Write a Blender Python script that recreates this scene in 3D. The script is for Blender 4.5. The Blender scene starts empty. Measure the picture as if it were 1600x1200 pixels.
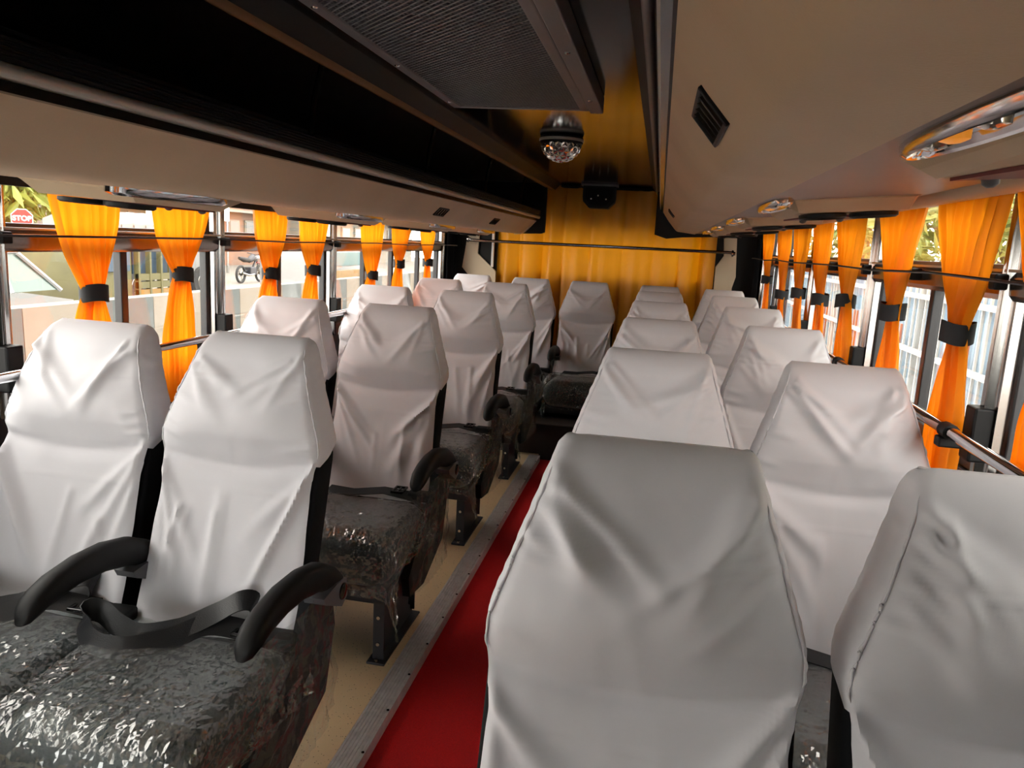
import bpy, bmesh, math, random
import numpy as np
from mathutils import Vector, Matrix, noise

sc = bpy.context.scene
C = sc.collection
PI = math.pi

# ------------------------------------------------------------------ camera
CAMZ = 1.33
yaw, pitch, roll, FPX = .179, .182, .055, 1200.0
fw = Vector((-math.sin(yaw)*math.cos(pitch), math.cos(yaw)*math.cos(pitch), -math.sin(pitch)))
rt = Vector((math.cos(yaw), math.sin(yaw), 0)); up = rt.cross(fw)
ra = rt*math.cos(roll)+up*math.sin(roll); ub = up*math.cos(roll)-rt*math.sin(roll)
cam = bpy.data.cameras.new('camera'); camo = bpy.data.objects.new('camera', cam); C.objects.link(camo)
cam.sensor_width = 36; cam.lens = FPX/1600*36; cam.clip_start = .02; cam.clip_end = 400
camo.matrix_world = Matrix(((ra.x, ub.x, -fw.x, 0), (ra.y, ub.y, -fw.y, 0), (ra.z, ub.z, -fw.z, CAMZ), (0, 0, 0, 1)))
sc.camera = camo

# ------------------------------------------------------------------ world and exposure
W = bpy.data.worlds.new('overcast_sky'); sc.world = W; W.use_nodes = True
bg = W.node_tree.nodes['Background']
bg.inputs[0].default_value = (1.0, .985, .965, 1); bg.inputs[1].default_value = 9.5
sc.view_settings.view_transform = 'Standard'; sc.view_settings.look = 'None'
sc.view_settings.exposure = 0.42; sc.view_settings.gamma = 1.0
sc.view_settings.use_curve_mapping = False
sc.cycles.max_bounces = 9; sc.cycles.diffuse_bounces = 5; sc.cycles.glossy_bounces = 4
sc.cycles.transparent_max_bounces = 16; sc.cycles.transmission_bounces = 4
sc.cycles.use_denoising = True
sc.cycles.caustics_reflective = False; sc.cycles.caustics_refractive = False
sc.cycles.sample_clamp_indirect = 6.0

# ------------------------------------------------------------------ colour and materials
def L(h):
    h = h.lstrip('#'); out = []
    for i in (0, 2, 4):
        c = int(h[i:i+2], 16)/255
        out.append(c/12.92 if c <= .04045 else ((c+.055)/1.055)**2.4)
    return tuple(out)+(1,)
M = {}
def mat(name, col, rough=.5, metal=0, var=None, bump=None, spec=.5, coat=0, sheen=0, emit=None):
    m = bpy.data.materials.new(name); m.use_nodes = True; M[name] = m
    nt = m.node_tree; N = nt.nodes; K = nt.links; p = N['Principled BSDF']
    c = L(col) if isinstance(col, str) else col
    p.inputs['Base Color'].default_value = c
    p.inputs['Roughness'].default_value = rough; p.inputs['Metallic'].default_value = metal
    p.inputs['Specular IOR Level'].default_value = spec; p.inputs['Coat Weight'].default_value = coat
    p.inputs['Coat Roughness'].default_value = .08; p.inputs['Sheen Weight'].default_value = sheen
    tc = N.new('ShaderNodeTexCoord')
    if var:
        sca, amt = var[:2]; c2 = L(var[2]) if len(var) > 2 else tuple(x*.6 for x in c[:3])+(1,)
        n = N.new('ShaderNodeTexNoise'); n.inputs['Scale'].default_value = sca; n.inputs['Detail'].default_value = 4
        K.new(tc.outputs['Object'], n.inputs['Vector'])
        r = N.new('ShaderNodeMapRange'); r.inputs[1].default_value = .42; r.inputs[2].default_value = .68; r.inputs[4].default_value = amt
        K.new(n.outputs['Fac'], r.inputs[0])
        mx = N.new('ShaderNodeMix'); mx.data_type = 'RGBA'; mx.inputs[6].default_value = c; mx.inputs[7].default_value = c2
        K.new(r.outputs[0], mx.inputs[0]); K.new(mx.outputs[2], p.inputs['Base Color'])
    if bump:
        n = N.new('ShaderNodeTexNoise'); n.inputs['Scale'].default_value = bump[0]; n.inputs['Detail'].default_value = 3
        K.new(tc.outputs['Object'], n.inputs['Vector'])
        b = N.new('ShaderNodeBump'); b.inputs['Strength'].default_value = bump[1]; b.inputs['Distance'].default_value = bump[2] if len(bump) > 2 else .002
        K.new(n.outputs['Fac'], b.inputs['Height']); K.new(b.outputs[0], p.inputs['Normal'])
    if emit:
        p.inputs['Emission Color'].default_value = L(emit[0]); p.inputs['Emission Strength'].default_value = emit[1]
    return m
mat('cover', '#cdccd1', .75, var=(3, .25, '#c4c2c6'), bump=(900, .12, .0006), sheen=.15)
mat('black_fabric', '#101114', .85, bump=(700, .3), spec=.2)
mat('black_leather', '#18272a', .42, bump=(160, .25))
mat('black_plastic', '#0b0c0e', .55, spec=.25)
mat('grey_plastic', '#55565a', .35)
mat('dark_metal', '#33343a', .5, metal=.3)
mat('belt', '#14161a', .45, bump=(500, .3))
mat('rack_beige', '#cab497', .6, var=(2.5, .6, '#b9a284'), bump=(260, .2))
mat('rack_under_shaded', '#856e5e', .4, var=(3, .5, '#75604f'))  # underside brown darkened, its shade put into the colour
mat('rack_inside', '#1b1716', .6)
mat('tan_edge', '#8a6a4c', .7, spec=.2)
mat('silver_trim', '#b8b6ae', .4, metal=.35)
mat('black_gloss', '#0c0c0e', .18)
mat('ceiling_gloss', '#0e0d0f', .12, spec=.16)
mat('ac_frame', '#6a6668', .45, var=(6, .3))
mat('ac_mesh', '#5e5e62', .4, metal=.2)
mat('chrome', '#c9cacd', .10, metal=1)
mat('steel', '#9b9a98', .16, metal=1)
mat('dark_steel', '#6a6460', .12, metal=1)
mat('rail_dark', '#9a938c', .16, metal=.9)
mat('aluminium', '#d6d7d8', .38, metal=.25, var=(40, .4))
mat('frame_black', '#1a1b1f', .4)
mat('wall_dark', '#25262a', .55)
mat('maroon', '#5a0f16', .5)
mat('beige_panel', '#d8c6a8', .5)
mat('riser_brown', '#2c2523', .6)
mat('carpet', '#e8121a', .95, var=(350, .6, '#c00810'), bump=(450, 1.0, .004))
mat('band', '#16171b', .7)
mat('lamp_lens', '#cfcac2', .1, metal=.7)
mat('lamp_amber', '#e39a3a', .3, emit=('#ff9c33', .35))
mat('led', '#ffffff', .3, emit=('#ffffff', 1.0))
mat('asphalt', '#c9bfb2', .9, var=(1.2, .5, '#b0a79c'))
mat('block_grey', '#8f9896', .9, var=(3, .5))
mat('block_white', '#d9cbb8', .9, var=(3, .4, '#c5b09a'))
mat('car_white', '#e6e6e6', .2, coat=.5)
mat('car_glass', '#87a39b', .1)
mat('tyre', '#222222', .8)
mat('truck_olive', '#a39a5e', .6, var=(4, .5))
mat('truck_blue', '#5f7c98', .5)
mat('truck_yellow', '#d8a243', .5)
mat('tarpaulin', '#dcdcd8', .7, var=(2, .4, '#bdbdb8'))
mat('build_cream', '#dcc9a4', .9, var=(.8, .4))
mat('build_pale', '#e4dccb', .9, var=(.8, .4))
mat('build_pink', '#d8ab92', .9, var=(.8, .4))
mat('build_tan', '#b59a74', .9, var=(.8, .4))
mat('window_dark', '#7c7468', .25)
mat('sign_red', '#d4252b', .45)
mat('sign_white', '#f2f0ec', .5)
mat('leaf_green', '#a5b04a', .6, var=(2, .8, '#6f8a33'))
mat('leaf_yellow', '#c9bd55', .6, var=(2, .8, '#8d9a3e'))
mat('bark', '#6d5a45', .9)
mat('fence_blue', '#9fb9cc', .5, var=(3, .5, '#7f9fb8'))
mat('fence_white', '#e9e6df', .5)
mat('fence_orange', '#d9743a', .6)
mat('bus_teal', '#7fb3b5', .5)

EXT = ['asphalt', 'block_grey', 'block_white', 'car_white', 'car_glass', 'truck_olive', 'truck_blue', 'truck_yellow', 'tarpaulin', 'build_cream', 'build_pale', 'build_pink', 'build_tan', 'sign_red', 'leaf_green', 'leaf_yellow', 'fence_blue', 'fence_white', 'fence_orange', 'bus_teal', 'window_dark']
for nm in EXT:                                                     # outdoor colours darkened to keep the daylit view from burning out
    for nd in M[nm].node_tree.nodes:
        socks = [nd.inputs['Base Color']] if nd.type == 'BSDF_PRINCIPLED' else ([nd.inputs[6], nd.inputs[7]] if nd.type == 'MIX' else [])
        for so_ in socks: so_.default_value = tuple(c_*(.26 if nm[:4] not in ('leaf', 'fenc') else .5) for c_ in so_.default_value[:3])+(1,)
def curtain_mat(name, col, tcol, fac):
    m = bpy.data.materials.new(name); m.use_nodes = True; M[name] = m
    nt = m.node_tree; N = nt.nodes; K = nt.links; N.remove(N['Principled BSDF'])
    o = N['Material Output']
    d = N.new('ShaderNodeBsdfPrincipled'); d.inputs['Base Color'].default_value = L(col); d.inputs['Roughness'].default_value = .45
    d.inputs['Sheen Weight'].default_value = .3 if name == 'curtain' else 0; d.inputs['Sheen Tint'].default_value = L(col)
    t = N.new('ShaderNodeBsdfTranslucent'); t.inputs['Color'].default_value = L(tcol)
    mx = N.new('ShaderNodeMixShader'); mx.inputs[0].default_value = fac
    K.new(d.outputs[0], mx.inputs[1]); K.new(t.outputs[0], mx.inputs[2]); K.new(mx.outputs[0], o.inputs[0])
    tc = N.new('ShaderNodeTexCoord'); n = N.new('ShaderNodeTexNoise'); n.inputs['Scale'].default_value = 700
    b = N.new('ShaderNodeBump'); b.inputs['Strength'].default_value = .15; b.inputs['Distance'].default_value = .001
    K.new(tc.outputs['Object'], n.inputs['Vector']); K.new(n.outputs['Fac'], b.inputs['Height']); K.new(b.outputs[0], d.inputs['Normal'])
curtain_mat('curtain', '#ff9d0e', '#ff9614', .52)
curtain_mat('rear_curtain', '#cc8400', '#f0a010', .10)

def film_mat(name, tint, base, haze, rough, bump, fk=1.0):
    m = bpy.data.materials.new(name); m.use_nodes = True; M[name] = m
    nt = m.node_tree; N = nt.nodes; K = nt.links; N.remove(N['Principled BSDF']); o = N['Material Output']
    tr = N.new('ShaderNodeBsdfTransparent'); tr.inputs[0].default_value = tint
    gl = N.new('ShaderNodeBsdfGlossy'); gl.inputs['Roughness'].default_value = rough
    fr = N.new('ShaderNodeFresnel'); ge = N.new('ShaderNodeNewGeometry')
    io = N.new('ShaderNodeMath'); io.operation = 'MULTIPLY_ADD'; io.inputs[1].default_value = 1/1.5-1.5; io.inputs[2].default_value = 1.5
    K.new(ge.outputs['Backfacing'], io.inputs[0]); K.new(io.outputs[0], fr.inputs[0])
    ad = N.new('ShaderNodeMath'); ad.operation = 'ADD'; ad.inputs[1].default_value = base; ad.use_clamp = True
    fm_ = N.new('ShaderNodeMath'); fm_.operation = 'MULTIPLY'; fm_.inputs[1].default_value = fk
    K.new(fr.outputs[0], fm_.inputs[0]); K.new(fm_.outputs[0], ad.inputs[0])
    mx = N.new('ShaderNodeMixShader'); K.new(ad.outputs[0], mx.inputs[0]); K.new(tr.outputs[0], mx.inputs[1]); K.new(gl.outputs[0], mx.inputs[2])
    out = mx
    if haze:
        df = N.new('ShaderNodeBsdfTranslucent'); df2 = N.new('ShaderNodeBsdfDiffuse')
        hz = N.new('ShaderNodeMixShader'); hz.inputs[0].default_value = haze
        K.new(mx.outputs[0], hz.inputs[1]); K.new(df2.outputs[0], hz.inputs[2]); out = hz
    if bump:
        tc = N.new('ShaderNodeTexCoord'); n = N.new('ShaderNodeTexNoise'); n.noise_type = 'RIDGED_MULTIFRACTAL'; n.normalize = True; n.inputs['Scale'].default_value = bump[0]
        n.inputs['Detail'].default_value = 4.5; n.inputs['Distortion'].default_value = .15
        b = N.new('ShaderNodeBump'); b.inputs['Strength'].default_value = bump[1]; b.inputs['Distance'].default_value = .004
        K.new(tc.outputs['Object'], n.inputs['Vector']); K.new(n.outputs['Fac'], b.inputs['Height'])
        K.new(b.outputs[0], gl.inputs['Normal'])
    K.new(out.outputs[0], o.inputs[0])
film_mat('film', (.90, .95, .94, 1), .09, .085, .09, (45, .35), .6)
film_mat('film_side', (.92, .95, .95, 1), .035, .05, .10, (40, .25), .3)
film_mat('glass_tinted', (.93, .92, .89, 1), 0, 0, .02, None)
film_mat('glass_clear', (.93, .94, .93, 1), 0, 0, .02, None)

def crystal_mat():
    m = bpy.data.materials.new('crystal'); m.use_nodes = True; M['crystal'] = m
    p = m.node_tree.nodes['Principled BSDF']; p.inputs['Base Color'].default_value = (.8, .78, .76, 1)
    p.inputs['Roughness'].default_value = .05; p.inputs['Metallic'].default_value = .75; p.inputs['Coat Weight'].default_value = 1
crystal_mat()

def floor_mat():
    m = bpy.data.materials.new('speckled_vinyl'); m.use_nodes = True; M['vinyl'] = m
    nt = m.node_tree; N = nt.nodes; K = nt.links; p = N['Principled BSDF']; p.inputs['Roughness'].default_value = .45
    tc = N.new('ShaderNodeTexCoord'); v = N.new('ShaderNodeTexVoronoi'); v.inputs['Scale'].default_value = 95
    K.new(tc.outputs['Object'], v.inputs['Vector'])
    r = N.new('ShaderNodeValToRGB'); r.color_ramp.elements[0].position = .10; r.color_ramp.elements[0].color = L('#5d4a36')
    r.color_ramp.elements[1].position = .16; r.color_ramp.elements[1].color = L('#ecd4a8')
    K.new(v.outputs['Distance'], r.inputs[0])
    n = N.new('ShaderNodeTexNoise'); n.inputs['Scale'].default_value = 4; K.new(tc.outputs['Object'], n.inputs['Vector'])
    mx = N.new('ShaderNodeMix'); mx.data_type = 'RGBA'; mx.blend_type = 'MULTIPLY'; mx.inputs[0].default_value = .12
    K.new(r.outputs[0], mx.inputs[6]); K.new(n.outputs['Fac'], mx.inputs[7]); K.new(mx.outputs[2], p.inputs['Base Color'])
floor_mat()

# ------------------------------------------------------------------ helpers
class MB:
    def __init__(s): s.v = []; s.f = []
    def add(s, vs, fs):
        k = len(s.v); s.v += [tuple(p) for p in vs]; s.f += [tuple(i+k for i in q) for q in fs]; return s
    def box(s, x0, x1, y0, y1, z0, z1, bev=0, seg=2):
        if bev <= 0:
            return s.add([(x0,y0,z0),(x1,y0,z0),(x1,y1,z0),(x0,y1,z0),(x0,y0,z1),(x1,y0,z1),(x1,y1,z1),(x0,y1,z1)],
                         [(0,3,2,1),(4,5,6,7),(0,1,5,4),(1,2,6,5),(2,3,7,6),(3,0,4,7)])
        bm = bmesh.new(); bmesh.ops.create_cube(bm, size=1)
        for q in bm.verts: q.co = Vector(((x0+x1)/2+q.co.x*(x1-x0), (y0+y1)/2+q.co.y*(y1-y0), (z0+z1)/2+q.co.z*(z1-z0)))
        bmesh.ops.bevel(bm, geom=bm.edges[:], offset=bev, segments=seg, affect='EDGES', profile=.5)
        bm.verts.index_update()
        s.add([q.co for q in bm.verts], [[q.index for q in f.verts] for f in bm.faces]); bm.free(); return s
    def prism(s, poly, axis, a, b):
        """poly in the two other axes (order xyz without axis), extruded a..b"""
        def P(u, w, t):
            return {'x': (t, u, w), 'y': (u, t, w), 'z': (u, w, t)}[axis]
        n = len(poly)
        s.add([P(u, w, a) for u, w in poly]+[P(u, w, b) for u, w in poly],
              [tuple(range(n))[::-1], tuple(range(n, 2*n))]+[(i, (i+1) % n, n+(i+1) % n, n+i) for i in range(n)]); return s
    def strip(s, prof, axis, a, b, steps=1):
        """open profile swept along an axis: a sheet"""
        def P(u, w, t): return {'x': (t, u, w), 'y': (u, t, w), 'z': (u, w, t)}[axis]
        n = len(prof); vs = []; fs = []
        for k in range(steps+1):
            t = a+(b-a)*k/steps; vs += [P(u, w, t) for u, w in prof]
        for k in range(steps):
            for i in range(n-1): fs.append((k*n+i, k*n+i+1, (k+1)*n+i+1, (k+1)*n+i))
        return s.add(vs, fs)
    def tube(s, pts, r, n=8, rs=None, flat=1.0, caps=True, upv=(0, 0, 1)):
        pts = [Vector(p) for p in pts]; vs = []; fs = []
        for i, p in enumerate(pts):
            t = (pts[min(i+1, len(pts)-1)]-pts[max(i-1, 0)]).normalized()
            u = Vector(upv)
            if abs(t.dot(u)) > .95: u = Vector((1, 0, 0))
            a = t.cross(u).normalized(); b = a.cross(t).normalized()
            R = rs[i] if rs else r
            for k in range(n):
                th = 2*PI*k/n; vs.append(p+a*(R*math.cos(th)*flat)+b*(R*math.sin(th)))
        m = len(pts)
        for i in range(m-1):
            for k in range(n): fs.append((i*n+k, i*n+(k+1) % n, (i+1)*n+(k+1) % n, (i+1)*n+k))
        if caps: fs += [tuple(range(n))[::-1], tuple((m-1)*n+k for k in range(n))]
        return s.add(vs, fs)
    def lathe(s, prof, n=24, c=(0, 0, 0), axis='z'):
        vs = []; fs = []; m = len(prof)
        for r, h in prof:
            for k in range(n):
                th = 2*PI*k/n; x, y = r*math.cos(th), r*math.sin(th)
                q = {'z': (x, y, h), 'x': (h, x, y), 'y': (x, h, y)}[axis]
                vs.append((q[0]+c[0], q[1]+c[1], q[2]+c[2]))
        for i in range(m-1):
            for k in range(n): fs.append((i*n+k, i*n+(k+1) % n, (i+1)*n+(k+1) % n, (i+1)*n+k))
        fs += [tuple(range(n))[::-1], tuple((m-1)*n+k for k in range(n))]
        return s.add(vs, fs)
    def ribbon(s, pts, wid, th=.002):
        """flat strap: pts = [(pos, side_dir)]"""
        vs = []; fs = []
        P = [Vector(p) for p, _ in pts]
        for i, (p, d) in enumerate(pts):
            d = Vector(d).normalized(); t = (P[min(i+1, len(P)-1)]-P[max(i-1, 0)]).normalized()
            nn = t.cross(d).normalized(); d2 = nn.cross(t).normalized()
            for a, b in ((-1, -1), (1, -1), (1, 1), (-1, 1)): vs.append(P[i]+d2*(a*wid/2)+nn*(b*th/2))
        for i in range(len(P)-1):
            for k in range(4): fs.append((i*4+k, i*4+(k+1) % 4, i*4+4+(k+1) % 4, i*4+4+k))
        fs += [(3, 2, 1, 0), tuple(len(P)*4-4+k for k in range(4))]
        return s.add(vs, fs)
    def mesh(s, name, m, smooth=None):
        me = bpy.data.meshes.new(name); me.from_pydata(s.v, [], s.f); me.validate()
        bm = bmesh.new(); bm.from_mesh(me); bmesh.ops.recalc_face_normals(bm, faces=bm.faces[:]); bm.to_mesh(me); bm.free()
        me.materials.append(M[m] if isinstance(m, str) else m)
        if smooth is not None:
            me.shade_smooth(); me.set_sharp_from_angle(angle=math.radians(smooth))
        me.update(); return me
    def build(s, name, m, parent=None, smooth=None, loc=None):
        return put(name, s.mesh(name, m, smooth), parent, loc)
def put(name, me, parent=None, loc=None, rot=None):
    o = bpy.data.objects.new(name, me); C.objects.link(o)
    if parent is not None: o.parent = parent
    if loc is not None: o.location = loc
    if rot is not None: o.rotation_euler = rot
    return o
def tag(o, label, cat, group=None, kind=None):
    o['label'] = label; o['category'] = cat
    if group: o['group'] = group
    if kind: o['kind'] = kind
    return o
def struct(o, label=None):
    o['kind'] = 'structure'
    if label: o['label'] = label
    return o
def empty(name, loc=(0, 0, 0), rz=0):
    o = bpy.data.objects.new(name, None); C.objects.link(o); o.location = loc; o.rotation_euler = (0, 0, rz); o.empty_display_size = .1
    return o
def sm(a, b, x):
    t = np.clip((x-a)/(b-a), 0, 1); return t*t*(3-2*t)
ORD = ['front', 'second', 'third', 'fourth', 'fifth']

# ------------------------------------------------------------------ the bus shell
XL, XR, YF, YB = -1.65, .742, -1.6, 6.2
PL = [-.35, .65, 1.68, 2.69, 3.73, 4.74, 5.76]; PR = [.72, 1.80, 2.88, 3.96, 4.98, 5.76]   # window pillars
struct(MB().box(XL-.08, -.66, YF, 4.75, -.12, 0).build('floor', 'vinyl'), 'speckled beige vinyl floor under the left seats')
struct(MB().box(-.26, XR+.08, YF, 4.75, -.12, 0).build('floor', 'vinyl'), 'speckled vinyl floor under the right seats')
struct(MB().box(-.66, -.26, YF, 4.75, -.12, -.035).build('floor', 'carpet'), 'red carpet along the sunken aisle')
struct(MB().box(XL-.08, XR+.08, 4.752, YB, -.12, .2, .006).build('floor', 'riser_brown'), 'dark brown step under the rear row')
strip = MB()
prof = [(-.716, .001)]
x = -.712
for k in range(6):
    prof += [(x, .006), (x+.006, .006), (x+.0065, .0035), (x+.0095, .0035)]; x += .010
prof += [(-.650, .006), (-.643, .004), (-.643, -.034), (-.648, -.034), (-.65, .001)]
strip.prism(prof, 'y', YF, 4.70)
so = struct(strip.build('trim_1', 'aluminium'), 'ribbed aluminium edging strip along the red aisle carpet')
rv = MB().lathe([(.0045, 0), (.004, .0016), (.0015, .0024)], 8).mesh('screw', 'dark_steel', 40)
for k in range(26):
    put('screw', rv, so, (-.648, -.2+k*.19, .0058))
struct(MB().box(-.285, -.255, YF, 4.70, -.034, .006, .003).build('trim_2', 'aluminium'), 'aluminium edging strip under the right seats')

SILL = .86
def side_wall(nm, sgn, X, label):
    m = MB(); a, b = sorted((X, X+sgn*.06))
    m.box(a, b, YF, YB, -.12, SILL); m.box(a, b, YF, YB, 1.60, 1.98); m.box(a, b, 5.76, YB, SILL, 1.60)
    m.box(a, b, YF, -.38 if sgn < 0 else .67, SILL, 1.60)  # unseen front walled up solid; right side closed further to cut light
    return struct(m.build(nm, 'wall_dark'), label)
side_wall('wall_left', -1, XL, 'dark panel wall below the left windows')
side_wall('wall_right', 1, XR, 'dark panel wall below the right windows')
wr = MB()
wr.box(XL-.06, XR+.06, YB-.06, YB, -.12, 1.12); wr.box(XL-.06, XR+.06, YB-.06, YB, 1.45, 1.98)
wr.box(XL-.06, -1.25, YB-.06, YB, 1.12, 1.45); wr.box(.36, XR+.06, YB-.06, YB, 1.12, 1.45)
wr = struct(wr.build('wall_rear', 'wall_dark'), 'black rear wall behind the orange curtain')
wo = struct(empty('window_30', (-.44, YB-.03, 1.285)), 'unseen rear window added to light the curtain through')
MB().box(-.81, .80, -.004, .004, -.165, .165).build('pane', 'glass_tinted', wo)  # unseen opening added so sky light glows through the rear curtain
WX = -.78; WZ0, WZ1 = .0, 1.05                                # unseen front end: opening and blank right part shaped to steer the light
wf = MB()
wf.box(XL-.06, XR+.06, YF-.06, YF, WZ1, 1.98); wf.box(WX, XR+.06, YF-.06, YF, -.12, WZ1)
wf.box(XL-.06, WX, YF-.06, YF, -.12, WZ0)
struct(wf.build('wall_front', 'wall_dark'), 'unseen front bulkhead shaped to steer light from the opening')
wo = struct(empty('window_31', ((XL+WX)/2, YF-.03, (WZ0+WZ1)/2)), 'unseen front glass sized to set the light on the seats')
MB().box(-(WX-XL)/2, (WX-XL)/2, -.004, .004, -(WZ1-WZ0)/2, (WZ1-WZ0)/2).build('pane', 'glass_clear', wo)

CZ = CAMZ+.46
cl = MB().box(XL-.06, XR+.06, YF, YB, 1.95, 2.0)
cl.box(-.80, -.10, YF, 6.13, CZ, CZ+.02)
struct(cl.build('ceiling', 'ceiling_gloss'), 'dark glossy ceiling panel reflecting the orange curtain')
# black sloping side panels between rack beam and ceiling
mb = MB(); mb.prism([(-.84, CAMZ+.418), (-.80, CZ+.001), (-.80, CZ+.03), (-.87, CAMZ+.44)], 'y', YF, 6.13)
struct(mb.build('trim_3', 'black_plastic'), 'black panel between the left rack and the ceiling')
mb = MB(); mb.prism([(-.065, CAMZ+.418), (-.10, CZ+.001), (-.10, CZ+.03), (-.03, CAMZ+.44)], 'y', YF, 6.13)
struct(mb.build('trim_4', 'black_plastic'), 'black panel between the right rack and the ceiling')
mb = MB().tube([(-.96, 6.08, CZ-.012), (-.02, 6.08, CZ-.012)], .013, 10)
struct(mb.build('trim_5', 'black_plastic', smooth=50), 'black moulding where ceiling meets the rear curtain')

# ------------------------------------------------------------------ windows
nwin = [0]
def windows(sgn, X, posts, zr0, zr1, side):
    inn = -sgn                                              # towards the cabin
    for i in range(len(posts)-1):
        a, b = posts[i]+.03, posts[i+1]-.03; mid = (a+b)/2; nwin[0] += 1
        w = struct(empty('window_%d' % nwin[0], (X, mid, SILL)), 'sliding window bay %d on the %s side' % (i+1, side))
        h = (b-a)/2; z0 = .02; z1 = zr0-SILL; z2 = zr1-SILL; z3 = 1.60-SILL
        th = lambda d0, d1: tuple(sorted((inn*d0, inn*d1)))
        g = th(-.034, -.030)
        MB().box(*g, -h, 0.005, z0, z1).build('pane', 'glass_tinted', w)
        g = th(-.024, -.020); MB().box(*g, -.005, h, z0, z1).build('pane', 'glass_tinted', w)
        g = th(-.034, -.030); MB().box(*g, -h, h, z2, z3).build('pane', 'glass_tinted', w)
        g = th(-.04, -.012)
        MB().box(*g, -.016, .016, z0, z1, .003).build('divider', 'frame_black', w)
        MB().box(*g, -h, -h+.022, z0, z1, .003).build('side_bar', 'frame_black', w)
        MB().box(*g, h-.022, h, z0, z1, .003).build('side_bar', 'frame_black', w)
        MB().box(*g, -h, h, 0, z0+.015, .003).build('bottom_bar', 'frame_black', w)
        MB().box(*g, -h, h, z1, z2+.012, .003).build('top_bar', 'frame_black', w)
        MB().box(*g, h-.018, h, z2, z3, .003).build('side_bar', 'frame_black', w)
        MB().box(*g, -h, -h+.014, z2, z3, .003).build('side_bar', 'frame_black', w)
windows(-1, XL, PL, 1.236, 1.298, 'left')
windows(1, XR, PR, 1.265, 1.33, 'right')
def rail(sgn, X, z0, z1, nm, lab):
    i = -sgn
    p = [(X+i*.0, z0), (X+i*.012, z0), (X+i*.02, z0+.012), (X+i*.022, z1-.014), (X+i*.014, z1), (X, z1)]
    r = struct(MB().prism(p, 'y', -.35 if sgn < 0 else .70, 5.76).build(nm, 'rail_dark', smooth=30), lab)
    for y in PL[2:-1] if sgn < 0 else (1.80, 2.36, 2.88, 3.42, 3.96, 4.46, 4.98):
        MB().box(min(X+i*.02, X+i*.05), max(X+i*.02, X+i*.05), y-.016, y+.016, z0+.022, z1-.004, .004).build('cord_clip', 'black_plastic', r)
    MB().prism([(X+i*.005, z1), (X+i*.026, z1), (X+i*.026, z1+.006), (X+i*.005, z1+.006)], 'y', -.35 if sgn < 0 else .70, 5.76).build('lip', 'silver_trim', r)
rail(-1, XL, 1.236, 1.293, 'trim_6', 'polished steel rail across the left windows')
rail(1, XR, 1.265, 1.325, 'trim_7', 'polished steel rail across the right windows')
tn = [8]
def pillars(sgn, X, posts, side):
    i = -sgn
    for k, y in enumerate(posts):
        m = MB(); n = 14; pr = []
        for j in range(n+1):
            t = j/n; yy = -.036+.072*t
            pr.append((X+i*(.006+.020*math.sin(PI*t)+.004*math.cos(t*PI*6)), y+yy))
        pr = [(X-i*.03, y-.036)]+pr+[(X-i*.03, y+.036)]
        m.prism(pr, 'z', SILL-.05, 1.60)
        struct(m.build('trim_%d' % tn[0], 'steel', smooth=60), 'polished steel window pillar %d on the %s side' % (k+1, side)); tn[0] += 1
pillars(-1, XL, PL, 'left')
pillars(1, XR, PR, 'right')

# ------------------------------------------------------------------ overhead luggage racks
Z = CAMZ
def smooth_prof(pts, n=6, r=.03):
    """round the corners of an open profile"""
    out = [pts[0]]
    for i in range(1, len(pts)-1):
        p0, p1, p2 = Vector(pts[i-1]), Vector(pts[i]), Vector(pts[i+1])
        a = p1+(p0-p1).normalized()*min(r, (p0-p1).length*.45); b = p1+(p2-p1).normalized()*min(r, (p2-p1).length*.45)
        for k in range(n+1):
            t = k/n; out.append(tuple(a*(1-t)**2+p1*(2*t*(1-t))+b*t*t))
    return out+[pts[-1]]
def thick(prof, d):
    """closed polygon from an open profile and its offset"""
    P = [Vector(p) for p in prof]; off = []
    for i, p in enumerate(P):
        t = (P[min(i+1, len(P)-1)]-P[max(i-1, 0)]).normalized(); off.append(tuple(p+Vector((-t.y, t.x))*d))
    return [tuple(p) for p in P]+off[::-1]
YE = 5.62
# left rack
lr = tag(empty('luggage_rack', (0, 0, 0)), 'beige overhead luggage rack with open dark shelf above the left windows', 'luggage rack')
pl = smooth_prof([(-.903, Z+.165), (-.955, Z+.115), (-1.0, Z+.070), (-1.06, Z+.066), (-1.64, Z+.095)], 6, .03)
MB().prism(thick(pl, -.012), 'y', YF, YE).build('fascia', 'rack_beige', lr, smooth=40)
MB().box(-.905, -.888, YF, YE, Z+.163, Z+.178).build('black_strip', 'black_gloss', lr)  # black strip between fascia and silver trim
MB().prism(smooth_prof([(-.893, Z+.178), (-.880, Z+.182), (-.878, Z+.195), (-.886, Z+.202), (-.893, Z+.202)], 3, .005), 'y', YF, YE+.02).build('silver_trim', 'silver_trim', lr, smooth=50)
pr = [(-.90, Z+.200), (-.884, Z+.203)]
for k in range(5):
    z0 = Z+.204+k*.0065; pr += [(-.880, z0+.001), (-.877, z0+.003), (-.880, z0+.0055)]
pr += [(-.884, Z+.240), (-.90, Z+.240)]
MB().prism(pr, 'y', YF, YE+.02).build('ribbed_lip', 'black_plastic', lr)
MB().box(-1.56, -.905, YF, YE, Z+.185, Z+.20).build('shelf', 'rack_inside', lr)
MB().box(-1.575, -1.55, YF, YE, Z+.07, Z+.60).build('back_panel', 'rack_inside', lr)
MB().prism([(-1.55, Z+.43), (-.862, Z+.43), (-.862, Z+.445), (-1.55, Z+.445)], 'y', YF, YE).build('top_panel', 'rack_inside', lr)
MB().prism(smooth_prof([(-.875, Z+.428), (-.862, Z+.404), (-.846, Z+.402), (-.838, Z+.42), (-.842, Z+.44)], 4, .01), 'y', YF, YE+.3).build('tan_edge', 'tan_edge', lr, smooth=50)
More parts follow.
